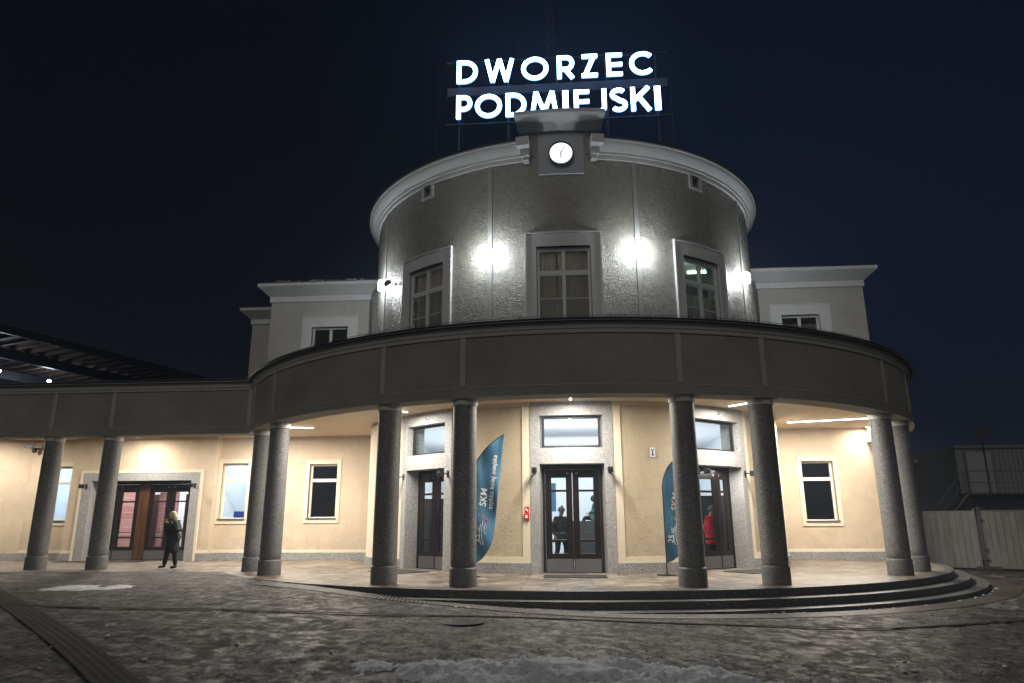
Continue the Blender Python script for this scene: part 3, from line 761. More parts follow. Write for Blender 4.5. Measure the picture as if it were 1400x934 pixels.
# ---- interiors
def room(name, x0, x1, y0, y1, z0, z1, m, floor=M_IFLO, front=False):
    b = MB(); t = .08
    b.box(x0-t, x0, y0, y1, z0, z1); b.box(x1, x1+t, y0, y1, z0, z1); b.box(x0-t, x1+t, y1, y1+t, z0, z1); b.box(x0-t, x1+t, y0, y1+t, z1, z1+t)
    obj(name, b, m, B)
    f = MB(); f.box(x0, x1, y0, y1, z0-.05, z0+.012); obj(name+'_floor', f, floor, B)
hb = MB(); hb.box(-6.1, -6.0, 25, 33, 0, 4.5); hb.box(6.0, 6.1, 25, 33, 0, 4.5); hb.box(-6.1, 6.1, 33, 33.1, 0, 4.5)
hb.ring(C, .05, 6.24, -90, 90, 4.45, 4.53, 4); hb.box(-6.0, 6.0, 26.1, 33, 4.45, 4.53)
obj('hall_wall', hb, M_INT, B)
hf = MB(); hf.ring(C, .05, 6.39, -90, 90, .006, .014, 4); hf.box(-6, 6, 26.1, 33, .006, .014)
obj('hall_floor', hf, M_IFLO, B)
# dark gallery edge, counter and kiosk inside the hall, as seen through the panes
hc = MB(); hc.box(-4.2, 4.2, 27.5, 27.8, 3.15, 3.50); hc.box(-.1, 2.3, 26.0, 26.8, 0.0, 1.35); hc.box(-5.9, -2.6, 25.6, 26.2, 0, 2.15); hc.box(3.4, 5.9, 24.6, 25.2, 0, 2.15)
obj('hall_furniture', hc, M_INTD, B)
hs = MB(); hs.box(-1.9, -.35, 27.2, 27.3, 1.7, 2.75); obj('information_screen', hs, M_SCREEN, B)
ht = MB(); 
for x0, x1, z in ((-1.7, -1.5, 2.42), (-1.42, -1.25, 2.45), (-1.18, -1.0, 2.42), (-.9, -.62, 2.46), (-1.6, -1.2, 2.25), (-1.05, -.7, 2.22)): ht.box(x0, x1, 27.18, 27.195, z-.03, z+.035)
obj('screen_marks', ht, M_SCR2, B)
hq = MB(); hq.box(-4.2, 4.2, 27.44, 27.495, 3.55, 3.8); obj('hall_frieze', hq, mat('blue_band', (.12, .22, .5), .5), B)
light('hall_light', 'AREA', (0, 24.3, 4.40), 330, (.92, .97, 1), 7, 4)
light('hall_light', 'AREA', (0, 30.5, 4.40), 380, (.92, .97, 1), 9, 3)
light('ceiling_fill', 'AREA', (0, 23.2, 3.0), 120, (.92, .97, 1), 6, .3, (pi, 0, 0))  # added upward fills that whiten the hall ceiling, not real fittings
light('ceiling_fill', 'AREA', (-4.3, 25.6, 2.6), 75, (.92, .97, 1), 2.4, 4, (pi, 0, 0))  # added fills either side, to brighten the view through the side transoms
light('ceiling_fill', 'AREA', (4.3, 25.6, 2.6), 75, (.92, .97, 1), 2.4, 4, (pi, 0, 0))
light('ceiling_fill', 'AREA', (0, 28.5, 3.0), 160, (.92, .97, 1), 9, .3, (pi, 0, 0))
room('side_hall', -18.5, -13.6, 26.45, 31, 0, 3.6, M_TILE)
sw = MB(); sw.box(-17.0, -16.2, 30.5, 30.6, 0, 3.6); sw.box(-15.9, -14.9, 30.5, 30.6, 0, 3.6); sw.box(-18.5, -17.9, 30.3, 30.5, 0, 3.4); obj('side_hall_panel', sw, M_INT, B)
sw = MB(); sw.box(-16.95, -16.7, 28.4, 28.5, 0, 2.5); sw.box(-15.45, -15.25, 28.2, 28.3, 0, 2.5); obj('side_hall_cupboard', sw, mat('maroon_board', (.10, .035, .03), .5), B)
light('hall_light', 'AREA', (-16, 28.8, 3.5), 260, (1, .96, .94), 4, 2.5)
room('office', -13.3, -10.9, 26.71, 30, .6, 4.2, M_INT)
ob = MB(); ob.box(-12.9, -12.3, 27.2, 27.24, 1.5, 1.78); obj('office_board', ob, M_BLUE, B)
light('hall_light', 'AREA', (-12.1, 28.3, 4.1), 85, (.82, .92, 1), 1.8, 2)
room('store', -21.0, -18.95, 26.78, 29, .6, 4.2, M_INT)
light('hall_light', 'AREA', (-19.6, 28, 4.1), 100, (.75, .9, 1), 1.2, 1.2)
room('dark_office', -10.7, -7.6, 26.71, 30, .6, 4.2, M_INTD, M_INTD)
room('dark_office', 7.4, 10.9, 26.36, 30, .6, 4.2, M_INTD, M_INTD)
room('upper_room', -11.2, -7.9, 26.36, 30, 5.9, 9.9, mat('upper_room_paint', (.25, .26, .22), .8), M_INTD)
room('upper_room', 7.8, 11.0, 26.36, 30, 5.9, 9.9, mat('upper_room_paint'), M_INTD)
cv = MB()
for x0 in (8.25, 9.15):
    for i in range(12): cv.box(x0+i*.06, x0+i*.06+.05, 26.32+.01*(i % 2), 26.33+.01*(i % 2), 7, 8.55)
obj('curtain', cv, M_CURT, B)
# upper hall inside the drum with its ceiling lamps and added fill lights
uf = MB(); uf.lathe([(6.55, 5.75), (6.55, 5.85)], 48, (U[0], U[1], 0)); uf.lathe([(6.55, 10.2), (6.55, 10.3)], 48, (U[0], U[1], 0))
obj('upper_hall_slab', uf, mat('upper_room_paint'), B)
pw = MB(); pw.box(-3, 2, 24.5, 24.6, 5.86, 10.19); pw.box(1.95, 2.05, 19.6, 24.5, 5.86, 10.19); obj('partition', pw, mat('upper_room_paint'), B)
lt = MB()
for x, y in ((3.0, 22.3), (4.3, 23.2), (3.6, 24.6), (5.0, 24.6)): lt.box(x-.35, x+.35, y-.05, y+.05, 10.10, 10.16)
obj('ceiling_tube', lt, mat('tube_glow', (1, 1, 1), .5, emit=(.75, 1, .88), es=6), B)
light('hall_light', 'AREA', (4.2, 23.3, 9.9), 110, (.75, 1, .88), 1.2, .5)
light('ceiling_fill', 'AREA', (4.3, 23.2, 9.6), 30, (.75, 1, .88), 1.2, .5, (pi, 0, 0))  # added upward fill on the slab over the tubes
light('hall_light', 'AREA', (-.2, 20.2, 9.9), 60, (1, .88, .76), 1.6, .5)  # added warm fill, only to brighten the middle window's curtain
light('hall_light', 'AREA', (-3.4, 21.6, 9.9), 45, (1, .88, .76), 1.2, .5)  # same kind of added fill for the left window's curtain
lp = MB(); lp.lathe([(.02, 0), (.12, .02), (.12, .14), (.02, .16)], 20, (-.22, 21.4, 7.35)); obj('reflection_globe', lp, mat('globe_glow', (1, 1, 1), .5, emit=(.6, .9, 1), es=2.5), B)  # glowing globe added to imitate a bright spot reflected in the middle window
# ================================================================== things on the building
# rooftop sign
SGN = thing('rooftop_sign', 'two rows of glowing white capitals reading DWORZEC PODMIEJSKI above the round tower', 'sign', (0, 20.5, 13.0))
def stroke(b, pts, w, closed=False, d=0.0):
    pts = [Vector((p[0], p[1])) for p in pts]; n = len(pts); L = []; Rr = []
    for i in range(n):
        if closed: a, c = pts[i-1], pts[(i+1) % n]
        else: a, c = pts[max(0, i-1)], pts[min(n-1, i+1)]
        p = pts[i]; d1 = (p-a).normalized() if (p-a).length > 1e-6 else (c-p).normalized(); d2 = (c-p).normalized() if (c-p).length > 1e-6 else d1
        nn = (Vector((-d1.y, d1.x))+Vector((-d2.y, d2.x))); nn.normalize()
        k = max(.45, nn.dot(Vector((-d1.y, d1.x)))); L.append(p+nn*w/2/k); Rr.append(p-nn*w/2/k)
    m_ = n if closed else n-1
    k0 = len(b.v); dep = .07
    for y in (d, dep):
        for q in L: b.v.append((q.x, y, q.y))
        for q in Rr: b.v.append((q.x, y, q.y))
    for i in range(m_):
        j = (i+1) % n
        b.f.append((k0+i, k0+j, k0+n+j, k0+n+i)); b.f.append((k0+2*n+i, k0+3*n+i, k0+3*n+j, k0+2*n+j))
        b.f.append((k0+i, k0+2*n+i, k0+2*n+j, k0+j)); b.f.append((k0+n+i, k0+n+j, k0+3*n+j, k0+3*n+i))
    if not closed:
        b.f.append((k0, k0+n, k0+3*n, k0+2*n)); b.f.append((k0+n-1, k0+3*n-1, k0+4*n-1, k0+2*n-1))
def arc(cx, cz, rx, rz, a0, a1, n=22): return [(cx+rx*cos(R_(a0+(a1-a0)*i/n)), cz+rz*sin(R_(a0+(a1-a0)*i/n))) for i in range(n+1)]
def letter(ch, W_, H_, w):
    b = MB(); h = w/2; X1 = W_-h; Z1 = H_-h
    if ch == 'D': stroke(b, [(h, h), (W_-H_/2+h*.2, h)] + arc(W_-H_/2, H_/2, H_/2-h, H_/2-h, -90, 90)[1:] + [(h, Z1)], w, True)
    if ch == 'O': stroke(b, arc(W_/2, H_/2, W_/2-h, H_/2-h, 0, 360, 44)[:-1], w, True)
    if ch == 'C': stroke(b, arc(W_/2, H_/2, W_/2-h, H_/2-h, 44, 316, 36), w)
    if ch == 'W':
        for i, (p, q) in enumerate((((h, H_), (W_*.27, 0)), ((W_*.27, 0), (W_*.5, H_)), ((W_*.5, H_), (W_*.73, 0)), ((W_*.73, 0), (X1, H_)))): stroke(b, [p, q], w*.95, d=.002*i)
    if ch == 'M':
        for i, (p, q) in enumerate((((h, 0), (W_*.21, H_)), ((W_*.21, H_), (W_*.5, H_*.12)), ((W_*.5, H_*.12), (W_*.79, H_)), ((W_*.79, H_), (X1, 0)))): stroke(b, [p, q], w*.95, d=.002*i)
    if ch in 'PR':
        r = H_*.28; stroke(b, [(h, 0), (h, H_)], w); stroke(b, [(h, Z1), (X1-r+h, Z1)] + arc(X1-r+h*.6, Z1-r+h*.3, r-h*.6, r-h*.3, 90, -90, 16)[1:] + [(h, Z1-2*r+h*.6)], w, d=.002)
        if ch == 'R': stroke(b, [(W_*.42, H_*.45), (X1+h*.2, 0)], w, d=.004)
    if ch == 'Z':
        stroke(b, [(h*.3, Z1), (W_, Z1)], w); stroke(b, [(W_-w*.75, H_-h*.8), (w*.75, h*.8)], w, d=.002); stroke(b, [(0, h), (W_, h)], w, d=.004)
    if ch == 'E':
        stroke(b, [(h, 0), (h, H_)], w)
        for i, z in enumerate((h, H_/2, Z1)): stroke(b, [(h, z), (W_, z)], w*.95, d=.002)
    if ch == 'I': stroke(b, [(h, 0), (h, H_)], w)
    if ch == 'J': stroke(b, [(X1, H_), (X1, W_*.42)] + arc(X1-W_*.36, W_*.42, W_*.36, W_*.42-h, 0, -130, 14)[1:], w)
    if ch == 'S': stroke(b, arc(W_/2, H_*.735, W_/2-h, H_*.265-h, 40, 250, 16) + arc(W_/2, H_*.275, W_/2-h, H_*.275-h, 80, -145, 18), w)
    if ch == 'K':
        stroke(b, [(h, 0), (h, H_)], w); stroke(b, [(W_-w*.7, H_), (w*.9, H_*.46)], w, d=.002); stroke(b, [(W_*.36, H_*.62), (W_-w*.6, 0)], w, d=.004)
    return b
rows = [(15.66, [('D', 172, 285), ('W', 323, 483), ('O', 522, 667), ('R', 715, 806), ('Z', 845, 930), ('E', 978, 1062), ('C', 1100, 1240)]),
        (14.32, [('P', 172, 256), ('O', 273, 416), ('D', 437, 546), ('M', 567, 716), ('I', 740, 770), ('E', 800, 880), ('J', 903, 970), ('S', 990, 1080), ('K', 1098, 1208), ('I', 1222, 1253)])]
for z, L in rows:
    for ch, a, b_ in L:
        x0 = -3.32+(a-172)*.00624; wd = (b_-a)*.00624
        mb = letter(ch, wd, .87, .142 if ch != 'I' else wd)
        me = mb.mesh('letter', [M_SIGN, M_SIGNR])
        for p_ in me.polygons:
            p_.material_index = 0 if abs(p_.normal.y) > .9 and p_.center.y < .06 else 1
        o = bpy.data.objects.new('letter', me); link(o, SGN, (x0, 20.5, z))
        o['label'] = 'glowing white capital letter ' + ch
sf = MB()
for z in (14.22, 15.28, 15.58, 16.60): sf.box(-3.7, 3.75, 20.68, 20.74, z-.025, z+.025)
for x in (-3.25, -1.6, 0.05, 1.7, 3.35):
    sf.box(x-.03, x+.03, 20.74, 20.80, 12.6, 16.65); sf.tube((x, 20.8, 15.6), (x, 22.3, 12.7), .03); sf.tube((x, 20.8, 14.2), (x+.35, 20.9, 12.7), .015)
obj('sign_frame', sf, mat('sign_frame_metal', (.02, .025, .035), .5, .3), SGN)
sb = MB(); sb.box(-3.65, 3.7, 20.64, 20.66, 15.27, 15.58); obj('backing_panel', sb, mat('sign_panel_metal', (.05, .07, .10), .5), SGN)

# lightning rods on the drum roof
rods = [(-4.05, 21.0, 13.0, 17.26, 'thin lightning rod left of the glowing roof letters'), (-1.11, 21.3, 12.8, 17.9, 'thin lightning rod rising above the letter W of the roof sign'),
        (.59, 21.3, 12.8, 17.95, 'thin lightning rod rising above the letters R and Z of the roof sign'), (3.85, 21.0, 12.9, 17.3, 'thin lightning rod right of the glowing roof letters'), (10.36, 26.2, 10.6, 11.3, 'short rod on the right side roof edge')]
for x, y, z0, z1, lab in rods:
    b = MB(); b.tube((0, 0, 0), (0, 0, z1-z0), .014, .006, 6); b.tube((0, 0, 0), (0, 0, .08), .05)
    tag(obj('lightning_rod', b, M_BLACK, loc=(x, y, z0)), lab, 'lightning rod', 'lightning rods on the roofs')
# lattice mast far behind
lm = MB()
for sx, sy in ((-.5, -.5), (.5, -.5), (.5, .5), (-.5, .5)): lm.tube((sx*.9, sy*.9, 0), (sx*.5, sy*.5, 42), .035, n=5)
for k in range(35):
    z = k*1.2; q = .45-.2*z/42; q2 = .45-.2*(z+1.2)/42
    for (a, b_), (c_, d_) in (((-1, -1), (1, -1)), ((1, -1), (1, 1)), ((1, 1), (-1, 1)), ((-1, 1), (-1, -1))):
        lm.tube((a*q, b_*q, z), (c_*q2, d_*q2, z+1.2), .016, n=4); lm.tube((a*q, b_*q, z), (c_*q, d_*q, z), .016, n=4)
tag(obj('lattice_mast', lm, M_BLACK, loc=(-.35, 45, 0)), 'dark steel lattice mast far behind the roof sign', 'mast')

# clock
pc = P(.75, UR+.09, 11.98, U)
CK = thing('wall_clock', 'round glowing white clock with black hands on the square plate under the roof sign', 'clock', pc, R_(.75))
b = MB(); b.tube((0, -.09, 0), (0, -.02, 0), .335, n=48); obj('clock_face', b, M_CLOCK, CK, world=False)
b = MB(); n = 48; prof = [(.335, -.10), (.375, -.13), (.385, -.09), (.385, .02), (.335, .02)]
for i in range(n):
    a = 2*pi*i/n; b.v += [(r*cos(a), y, r*sin(a)) for r, y in prof]
for i in range(n):
    for j in range(5): b.f.append((i*5+j, ((i+1) % n)*5+j, ((i+1) % n)*5+(j+1) % 5, i*5+(j+1) % 5))
obj('rim', b, mat('clock_rim_metal', (.10, .13, .18), .35, .7), CK, world=False)
def hand(ang, L_, w_, y, tail=.06):
    M = Matrix.Rotation(R_(ang), 4, 'Y'); b = MB(); b.box(-w_/2, w_/2, y, y+.004, -tail, L_, M); return b
obj('hour_hand', hand(182, .19, .030, -.105), M_BLACK, CK, world=False)
obj('minute_hand', hand(30, .27, .020, -.112), M_BLACK, CK, world=False)
b = MB()
for k in range(12): b.box(-.009, .009, -.096, -.0935, .265, .305, Matrix.Rotation(R_(30*k), 4, 'Y'))
obj('hour_marks', b, mat('hour_mark_grey', (.25, .25, .27), .5), CK, world=False)

# wall lamps of the drum
wl = [(-58.4, 9.18, 'glaring white wall lamp leftmost on the round tower, by the small camera'), (-17.1, 8.97, 'glaring white wall lamp left of the middle tower window'), (18.8, 8.97, 'glaring white wall lamp right of the middle tower window'), (58.2, 9.05, 'glaring white wall lamp at the right edge of the round tower')]
lamp0 = None
for a, z, lab in wl:
    p = P(a, UR+.035, z, U)
    if not lamp0:
        L0 = thing('wall_lamp', lab, 'wall lamp', p, R_(a), 'white wall lamps round the tower'); lamp0 = L0
        b = MB(); b.box(-.05, .05, -.04, 0, -.16, .16); obj('back_plate', b, M_WHT, L0, world=False, bevel=.005)
        b = MB(); b.lathe([(.05, -.19), (.09, -.15), (.10, 0), (.09, .15), (.05, .19)], 20, (0, -.12, 0)); obj('diffuser', b, M_WLAMP, L0, world=False, smooth=40)
        b = MB(); b.lathe([(.05, .19), (.045, .21)], 20, (0, -.12, 0)); b.lathe([(.045, -.21), (.05, -.19)], 20, (0, -.12, 0)); obj('end_cap', b, M_WHT, L0, world=False)
        T = L0
    else:
        T = copy_tree(lamp0, None, p, R_(a)); T['label'] = lab
    q = P(a, UR+.32, z, U)
    light('wall_lamp_light', 'POINT', q, 92 if abs(a) < 30 else 110, (.90, .96, 1), .10)

# tubes and spots under the canopy
def tube_lamp(p0, p1, lab, power):
    p0, p1 = Vector(p0), Vector(p1); L_ = (p1-p0).length; a = math.atan2(p1.y-p0.y, p1.x-p0.x); mid = (p0+p1)/2
    T = thing('ceiling_tube_light', lab, 'ceiling light', (mid.x, mid.y, 4.55), a, 'tube lights under the canopy')
    b = MB(); b.box(-L_/2, L_/2, -.03, .03, -.05, 0); obj('housing', b, M_WHT, T, world=False)
    b = MB(); b.box(-L_/2+.02, L_/2-.02, -.026, .026, -.07, -.051); obj('diffuser', b, M_LAMP, T, world=False)
    light('ceiling_tube_lamp', 'AREA', (mid.x, mid.y, 4.46), power, (1, .93, .82), L_, .08, (0, 0, a))
TP = 390
tube_lamp(P(0, 7.5), P(0, 10.0), 'glowing tube light end-on over the middle entrance', TP)
tube_lamp(P(-39.8, 7.5), P(-39.8, 10.0), 'glowing tube light over the left tower entrance, partly behind a column', TP)
tube_lamp(P(37.6, 7.4), P(37.6, 9.9), 'glowing tube light over the right tower entrance, partly behind a column', TP)
tube_lamp(P(-73.5, 9.15), P(-73.5, 10.95), 'glowing tube light left of the tower, ending beside a column', TP*1.1)
tube_lamp(P(73.2, 7.55), P(73.2, 10.0), 'long glowing tube light before the right flat wall window', TP*1.1)
def spot(p, lab, power):
    T = thing('ceiling_spot_light', lab, 'ceiling light', (p[0], p[1], 4.55), 0, 'round spot lights under the canopy')
    b = MB(); b.lathe([(.09, -.05), (.10, -.045), (.10, 0)], 24); obj('housing', b, M_WHT, T, world=False)
    b = MB(); b.lathe([(.07, -.058), (.07, -.0505)], 24); obj('diffuser', b, mat('spot_glow', (1, 1, 1), .5, emit=(1, .96, .9), es=40), T, world=False)
    light('ceiling_spot_lamp', 'AREA', (p[0], p[1], 4.47), power, (1, .93, .82), .3)
spot((-15.73, 24.77), 'round spot light above the wide side entrance', 170)
spot((-21.0, 24.2), 'round spot light above the left end of the wing', 230)
spot((-11.4, 24.3), 'round spot light behind the column pair left of the tower', 240)
spot((10.7, 25.5), 'round spot light at the far right corner of the canopy wall', 80)

# black bracket lamps beside the doors
br0 = None
side = {-39.3: 'left tower entrance', 0.0: 'middle tower entrance', 39.3: 'right tower entrance'}
def bracket(p, rz, lab):
    global br0
    if br0: T = copy_tree(br0, None, p, rz); T['label'] = lab; return T
    T = br0 = thing('door_bracket', lab, 'bracket', p, rz, 'black brackets beside the doors')
    b = MB(); b.box(-.035, .035, -.02, 0, -.09, .09); obj('wall_plate', b, M_BLACK, T, world=False)
    b = MB(); b.tube((0, -.02, 0), (0, -.22, 0), .016); obj('arm', b, M_BLACK, T, world=False)
    b = MB(); b.box(-.07, .07, -.36, -.22, -.08, .07); b.tube((0, -.30, .01), (0, -.375, -.02), .045, n=16); obj('head', b, M_BLACK, T, world=False, bevel=.01)
    return T
for a in DOORS:
    for s in (-1, 1): bracket(P(a+s*8.45, 6.905, 2.67), R_(a), 'black bracket device on the %s of the %s' % ('left' if s < 0 else 'right', side[a]))
bracket(Vector((RX0+.17, YP-.045, 2.72)), 0, 'black bracket device left of the wide side entrance')
bracket(Vector((RX1-.17, YP-.045, 2.72)), 0, 'black bracket device right of the wide side entrance')

# red fire equipment sign with box, blue and white pictogram
T = thing('fire_alarm', 'small red fire sign above a red alarm button left of the middle entrance', 'fire alarm', P(-10.35, 6.885, 1.5), R_(-10.35))
b = MB(); b.box(-.06, .06, -.012, 0, .06, .22); obj('sign_plate', b, M_RED, T, world=False)
b = MB(); b.box(-.035, .0, -.0145, -.0125, .12, .19); b.box(.012, .035, -.0145, -.0125, .09, .15); obj('pictogram', b, M_WHT, T, world=False)
b = MB(); b.box(-.075, .075, -.06, 0, -.12, .04); obj('alarm_box', b, M_RED, T, world=False, bevel=.01)
b = MB(); b.box(-.035, .035, -.063, -.0605, -.07, 0); obj('alarm_button', b, M_WHT, T, world=False)
T = thing('pictogram_sign', 'small white plate with a blue emblem right of the middle entrance', 'sign', P(18.85, 6.86, 3.16), R_(18.85))
b = MB(); b.box(-.075, .075, -.012, 0, -.13, .13); obj('sign_plate', b, M_WHT, T, world=False)
b = MB(); b.prism([(-.05, .07), (0, .02), (.05, .07), (.04, .10), (0, .06), (-.04, .10)], .002, Matrix.Translation((0, -.0145, 0))); b.prism([(0, -.02), (.05, -.06), (0, -.11), (-.05, -.06)], .002, Matrix.Translation((0, -.0145, 0))); b.prism([(-.02, .02), (.02, .02), (.02, -.02), (-.02, -.02)], .002, Matrix.Translation((0, -.0145, 0)))
obj('emblem', b, M_BLUE, T, world=False)
for a in (-38.2, 38.6):
    b = MB(); b.lathe([(.05, 0), (.05, .02), (.02, .03)], 16); 
    me = b.mesh('sensor', M_STEEL); o = bpy.data.objects.new('ceiling_sensor', me); link(o, None, P(a, 6.905, 4.36)); o.rotation_euler = (R_(90), 0, R_(a))
    tag(o, 'small round grey sensor on the stone above the %s tower entrance' % ('left' if a < 0 else 'right'), 'sensor', 'round sensors over doors')

# door mats
def doormat(p, rz, w_, d_, lab):
    T = tag(obj('door_mat', MB().box(-w_/2, w_/2, -d_/2, d_/2, .0, .014), mat('black_rubber_mat', (.010, .010, .011), .8), loc=p, rz=rz, bevel=.004), lab, 'door mat', 'black door mats')
doormat(P(0, 7.8, .006), 0, 1.55, .9, 'black door mat before the middle tower entrance')
doormat(P(-39.3, 7.7, .006), R_(-39.3), 1.55, 1.0, 'black door mat before the left tower entrance')
doormat(P(39.3, 7.7, .006), R_(39.3), 1.55, 1.0, 'black door mat before the right tower entrance')
doormat(Vector((-16.9, 25.35, .004)), 0, 3.2, .5, 'long black door mat before the wide side entrance')

# cameras
def cctv(p, rz, lab, two=False):
    T = thing('security_camera', lab, 'security camera', p, rz)
    b = MB(); b.box(-.05, .05, -.03, 0, -.06, .06); b.tube((0, -.02, 0), (0, -.22, .02), .02); obj('arm', b, mat('camera_grey', (.12, .12, .12), .5), T, world=False)
    b = MB(); b.box(-.30, .05, -.30, -.19, -.02, .09); b.box(-.34, .06, -.31, -.18, .09, .10); obj('housing', b, mat('camera_grey'), T, world=False, bevel=.01)
    b = MB(); b.tube((-.30, -.245, .035), (-.32, -.245, .035), .035, n=16); obj('lens', b, M_BLACK, T, world=False)
    if two:
        b = MB(); b.lathe([(.02, -.22), (.08, -.18), (.09, -.10), (.07, -.05), (.03, -.02)], 20, (.02, -.16, 0)); obj('dome', b, M_BLACK, T, world=False)
        b = MB(); b.box(-.02, .34, -.30, -.20, -.03, .06); obj('second_housing', b, mat('camera_grey'), T, world=False, bevel=.01)
cctv(P(-50.5, UR+.01, 8.95, U), R_(-50.5), 'small grey camera by the leftmost tower lamp')
cctv(Vector((-20.75, 26.3, 4.25)), R_(15), 'cluster of dark cameras high on the left wing wall', True)

# feather flags
M_FLAG = mat('teal_blue_flag_cloth', (.045, .17, .30), .6)
def _flagmat():
    t = NT(M_FLAG); n = t.noise(1, 4, .5, v=t.map((9, 9, .8)))
    t.out(Base_Color=t.ramp(n, [(.35, (.036, .125, .215)), (.65, (.055, .175, .29))]))
_flagmat()
def text_mesh(s, size, shear=.2):
    c = bpy.data.curves.new('t', 'FONT'); c.body = s; c.size = size; c.shear = shear; c.fill_mode = 'FRONT'; c.offset = size*.012; c.resolution_u = 3
    o = bpy.data.objects.new('t', c); COL.objects.link(o)
    bpy.context.view_layer.update()
    me = bpy.data.meshes.new_from_object(o.evaluated_get(bpy.context.evaluated_depsgraph_get()))
    bpy.data.objects.remove(o)
    return me
def flag(p, rz, H_, W_, lab, texts):
    """mast on the left, bending over to a tip at the upper right; the free edge runs down and tucks in to the mast"""
    T = thing('feather_flag', lab, 'flag', p, rz, 'blue feather flags')
    z0 = .30
    def Lf(v): return 0 if v < .60 else W_*.98*((v-.60)/.40)**2.4
    def Rf(v): return W_*(.03+.60*sin(min(1, v/.22)*pi/2)**.55 + .37*min(1, max(0, (v-.12)/.88)))
    def surf(x, v, off=0):
        y = .035*sin(x*9+v*8)*min(1, x/.3)+.03*sin(v*15+x*5)*min(1, x/.2)+.10*x*(1-v)
        return Vector((x, y-off, z0+v*H_))
    cl_ = MB(); nu, nv = 12, 70
    for j in range(nv+1):
        v = j/nv; a, b_ = Lf(v), max(Lf(v)+.004, Rf(v))
        for i in range(nu+1): cl_.v.append(tuple(surf(a+(b_-a)*i/nu, v)))
    for j in range(nv):
        for i in range(nu): cl_.f.append((j*(nu+1)+i, j*(nu+1)+i+1, (j+1)*(nu+1)+i+1, (j+1)*(nu+1)+i))
    o = obj('cloth', cl_, M_FLAG, T, world=False, smooth=80); md = o.modifiers.new('s', 'SOLIDIFY'); md.thickness = .003
    po = MB(); po.tube((0, 0, .03), (0, 0, z0), .014); po.path([surf(Lf(j/30), j/30) for j in range(31)], .011)
    obj('pole', po, M_BLACK, T, world=False)
    ba = MB(); ba.lathe([(.26, 0), (.26, .02), (.05, .035), (.03, .08)], 28); obj('base_plate', ba, M_BLACK, T, world=False)
    for st_, size, x, v, m_ in texts:
        me = text_mesh(st_, size)
        for vt in me.vertices:
            tx, ty = vt.co.x, vt.co.y
            vt.co = surf(x-ty+tx*.10, v+tx/H_, .008)
        me.materials.clear(); me.materials.append(m_)
        o = bpy.data.objects.new('lettering', me); link(o, T, world=False)
    return T, surf
M_OR = mat('orange_dot', (.75, .28, .08), .5); M_PK = mat('pink_dot', (.75, .04, .10), .5); M_GR = mat('green_dot', (.1, .5, .2), .5); M_LB = mat('light_blue_dot', (.1, .4, .8), .5)
def dots(T, surf, L_):
    for x, v, r, m_ in L_:
        b = MB(); n = 20; c_ = surf(x, v, .008)
        b.v = [tuple(c_+Vector((r*cos(2*pi*i/n), 0, r*sin(2*pi*i/n)))) for i in range(n)]+[tuple(c_+Vector((r*cos(2*pi*i/n), -.002, r*sin(2*pi*i/n)))) for i in range(n)]
        b.f = [tuple(range(n)), tuple(range(n, 2*n))]+[(i, (i+1) % n, n+(i+1) % n, n+i) for i in range(n)]
        obj('dot', b, m_, T, world=False)
FT = [('SKM', .24, .37, .43, None), ('szybka kolej miejska', .168, .53, .41, None), ('25', .20, .21, .16, None), ('LAT', .075, .21, .245, None)]
FT = [(a, b_, c_, d_, M_WHT) for a, b_, c_, d_, _ in FT]
for p_, rz_, H_, W_, lab in ((Vector((-2.40, 18.2, .006)), R_(3), 3.25, .86, 'teal feather flag left of the middle entrance, half hidden by a column'),
                             (Vector((2.52, 18.8, .006)), R_(8), 2.95, .90, 'teal feather flag right of the middle entrance, half hidden by a column')):
    T_, sf_ = flag(p_, rz_, H_, W_, lab, FT)
    dots(T_, sf_, [(.20, .37, .022, M_LB), (.30, .365, .032, M_OR), (.38, .32, .045, M_PK), (.12, .34, .014, M_GR)])
    b = MB()
    for x, v0, v1, r_ in ((.25, .15, .30, .007), (.30, .155, .32, .007), (.36, .22, .29, .005)): b.path([sf_(x-.03*sin((v-v0)/(v1-v0)*pi), v, .012) for v in arange(v0, v1, .01)], r_, 5)
    b.path([sf_(x, .15, .012) for x in arange(.25, .33, .02)], .006, 5)
    obj('swoosh', b, M_WHT, T_, world=False)

# ================================================================== people
def skin(name, pts, edges, m, parent, root=0, sub=2, loc=(0, 0, 0)):
    me = bpy.data.meshes.new(name); me.from_pydata([p[0] for p in pts], edges, [])
    o = bpy.data.objects.new(name, me); COL.objects.link(o)
    md = o.modifiers.new('k', 'SKIN'); md.use_smooth_shade = True
    for i, p in enumerate(pts):
        r = p[1]; me.skin_vertices[0].data[i].radius = (r, r) if isinstance(r, (int, float)) else r
        me.skin_vertices[0].data[i].use_root = (i == root)
    o.modifiers.new('s', 'SUBSURF').levels = sub; o.modifiers['s'].render_levels = sub
    bpy.context.view_layer.update()
    m2 = bpy.data.meshes.new_from_object(o.evaluated_get(bpy.context.evaluated_depsgraph_get()))
    bpy.data.objects.remove(o)
    m2.name = name; m2.materials.clear(); m2.materials.append(m)
    for p in m2.polygons: p.use_smooth = True
    o = bpy.data.objects.new(name, m2); link(o, parent, loc, 0, world=False); return o
M_SKIN = mat('skin', (.55, .33, .24), .55)
def blob(b, c, r, n=14, k=9):
    """ellipsoid"""
    prof = [(max(.001, sin(pi*i/k)), -cos(pi*i/k)) for i in range(k+1)]
    t = MB(); t.lathe(prof, n, caps=False); b.add([(c[0]+x*r[0], c[1]+y*r[1], c[2]+z*r[2]) for x, y, z in t.v], t.f)
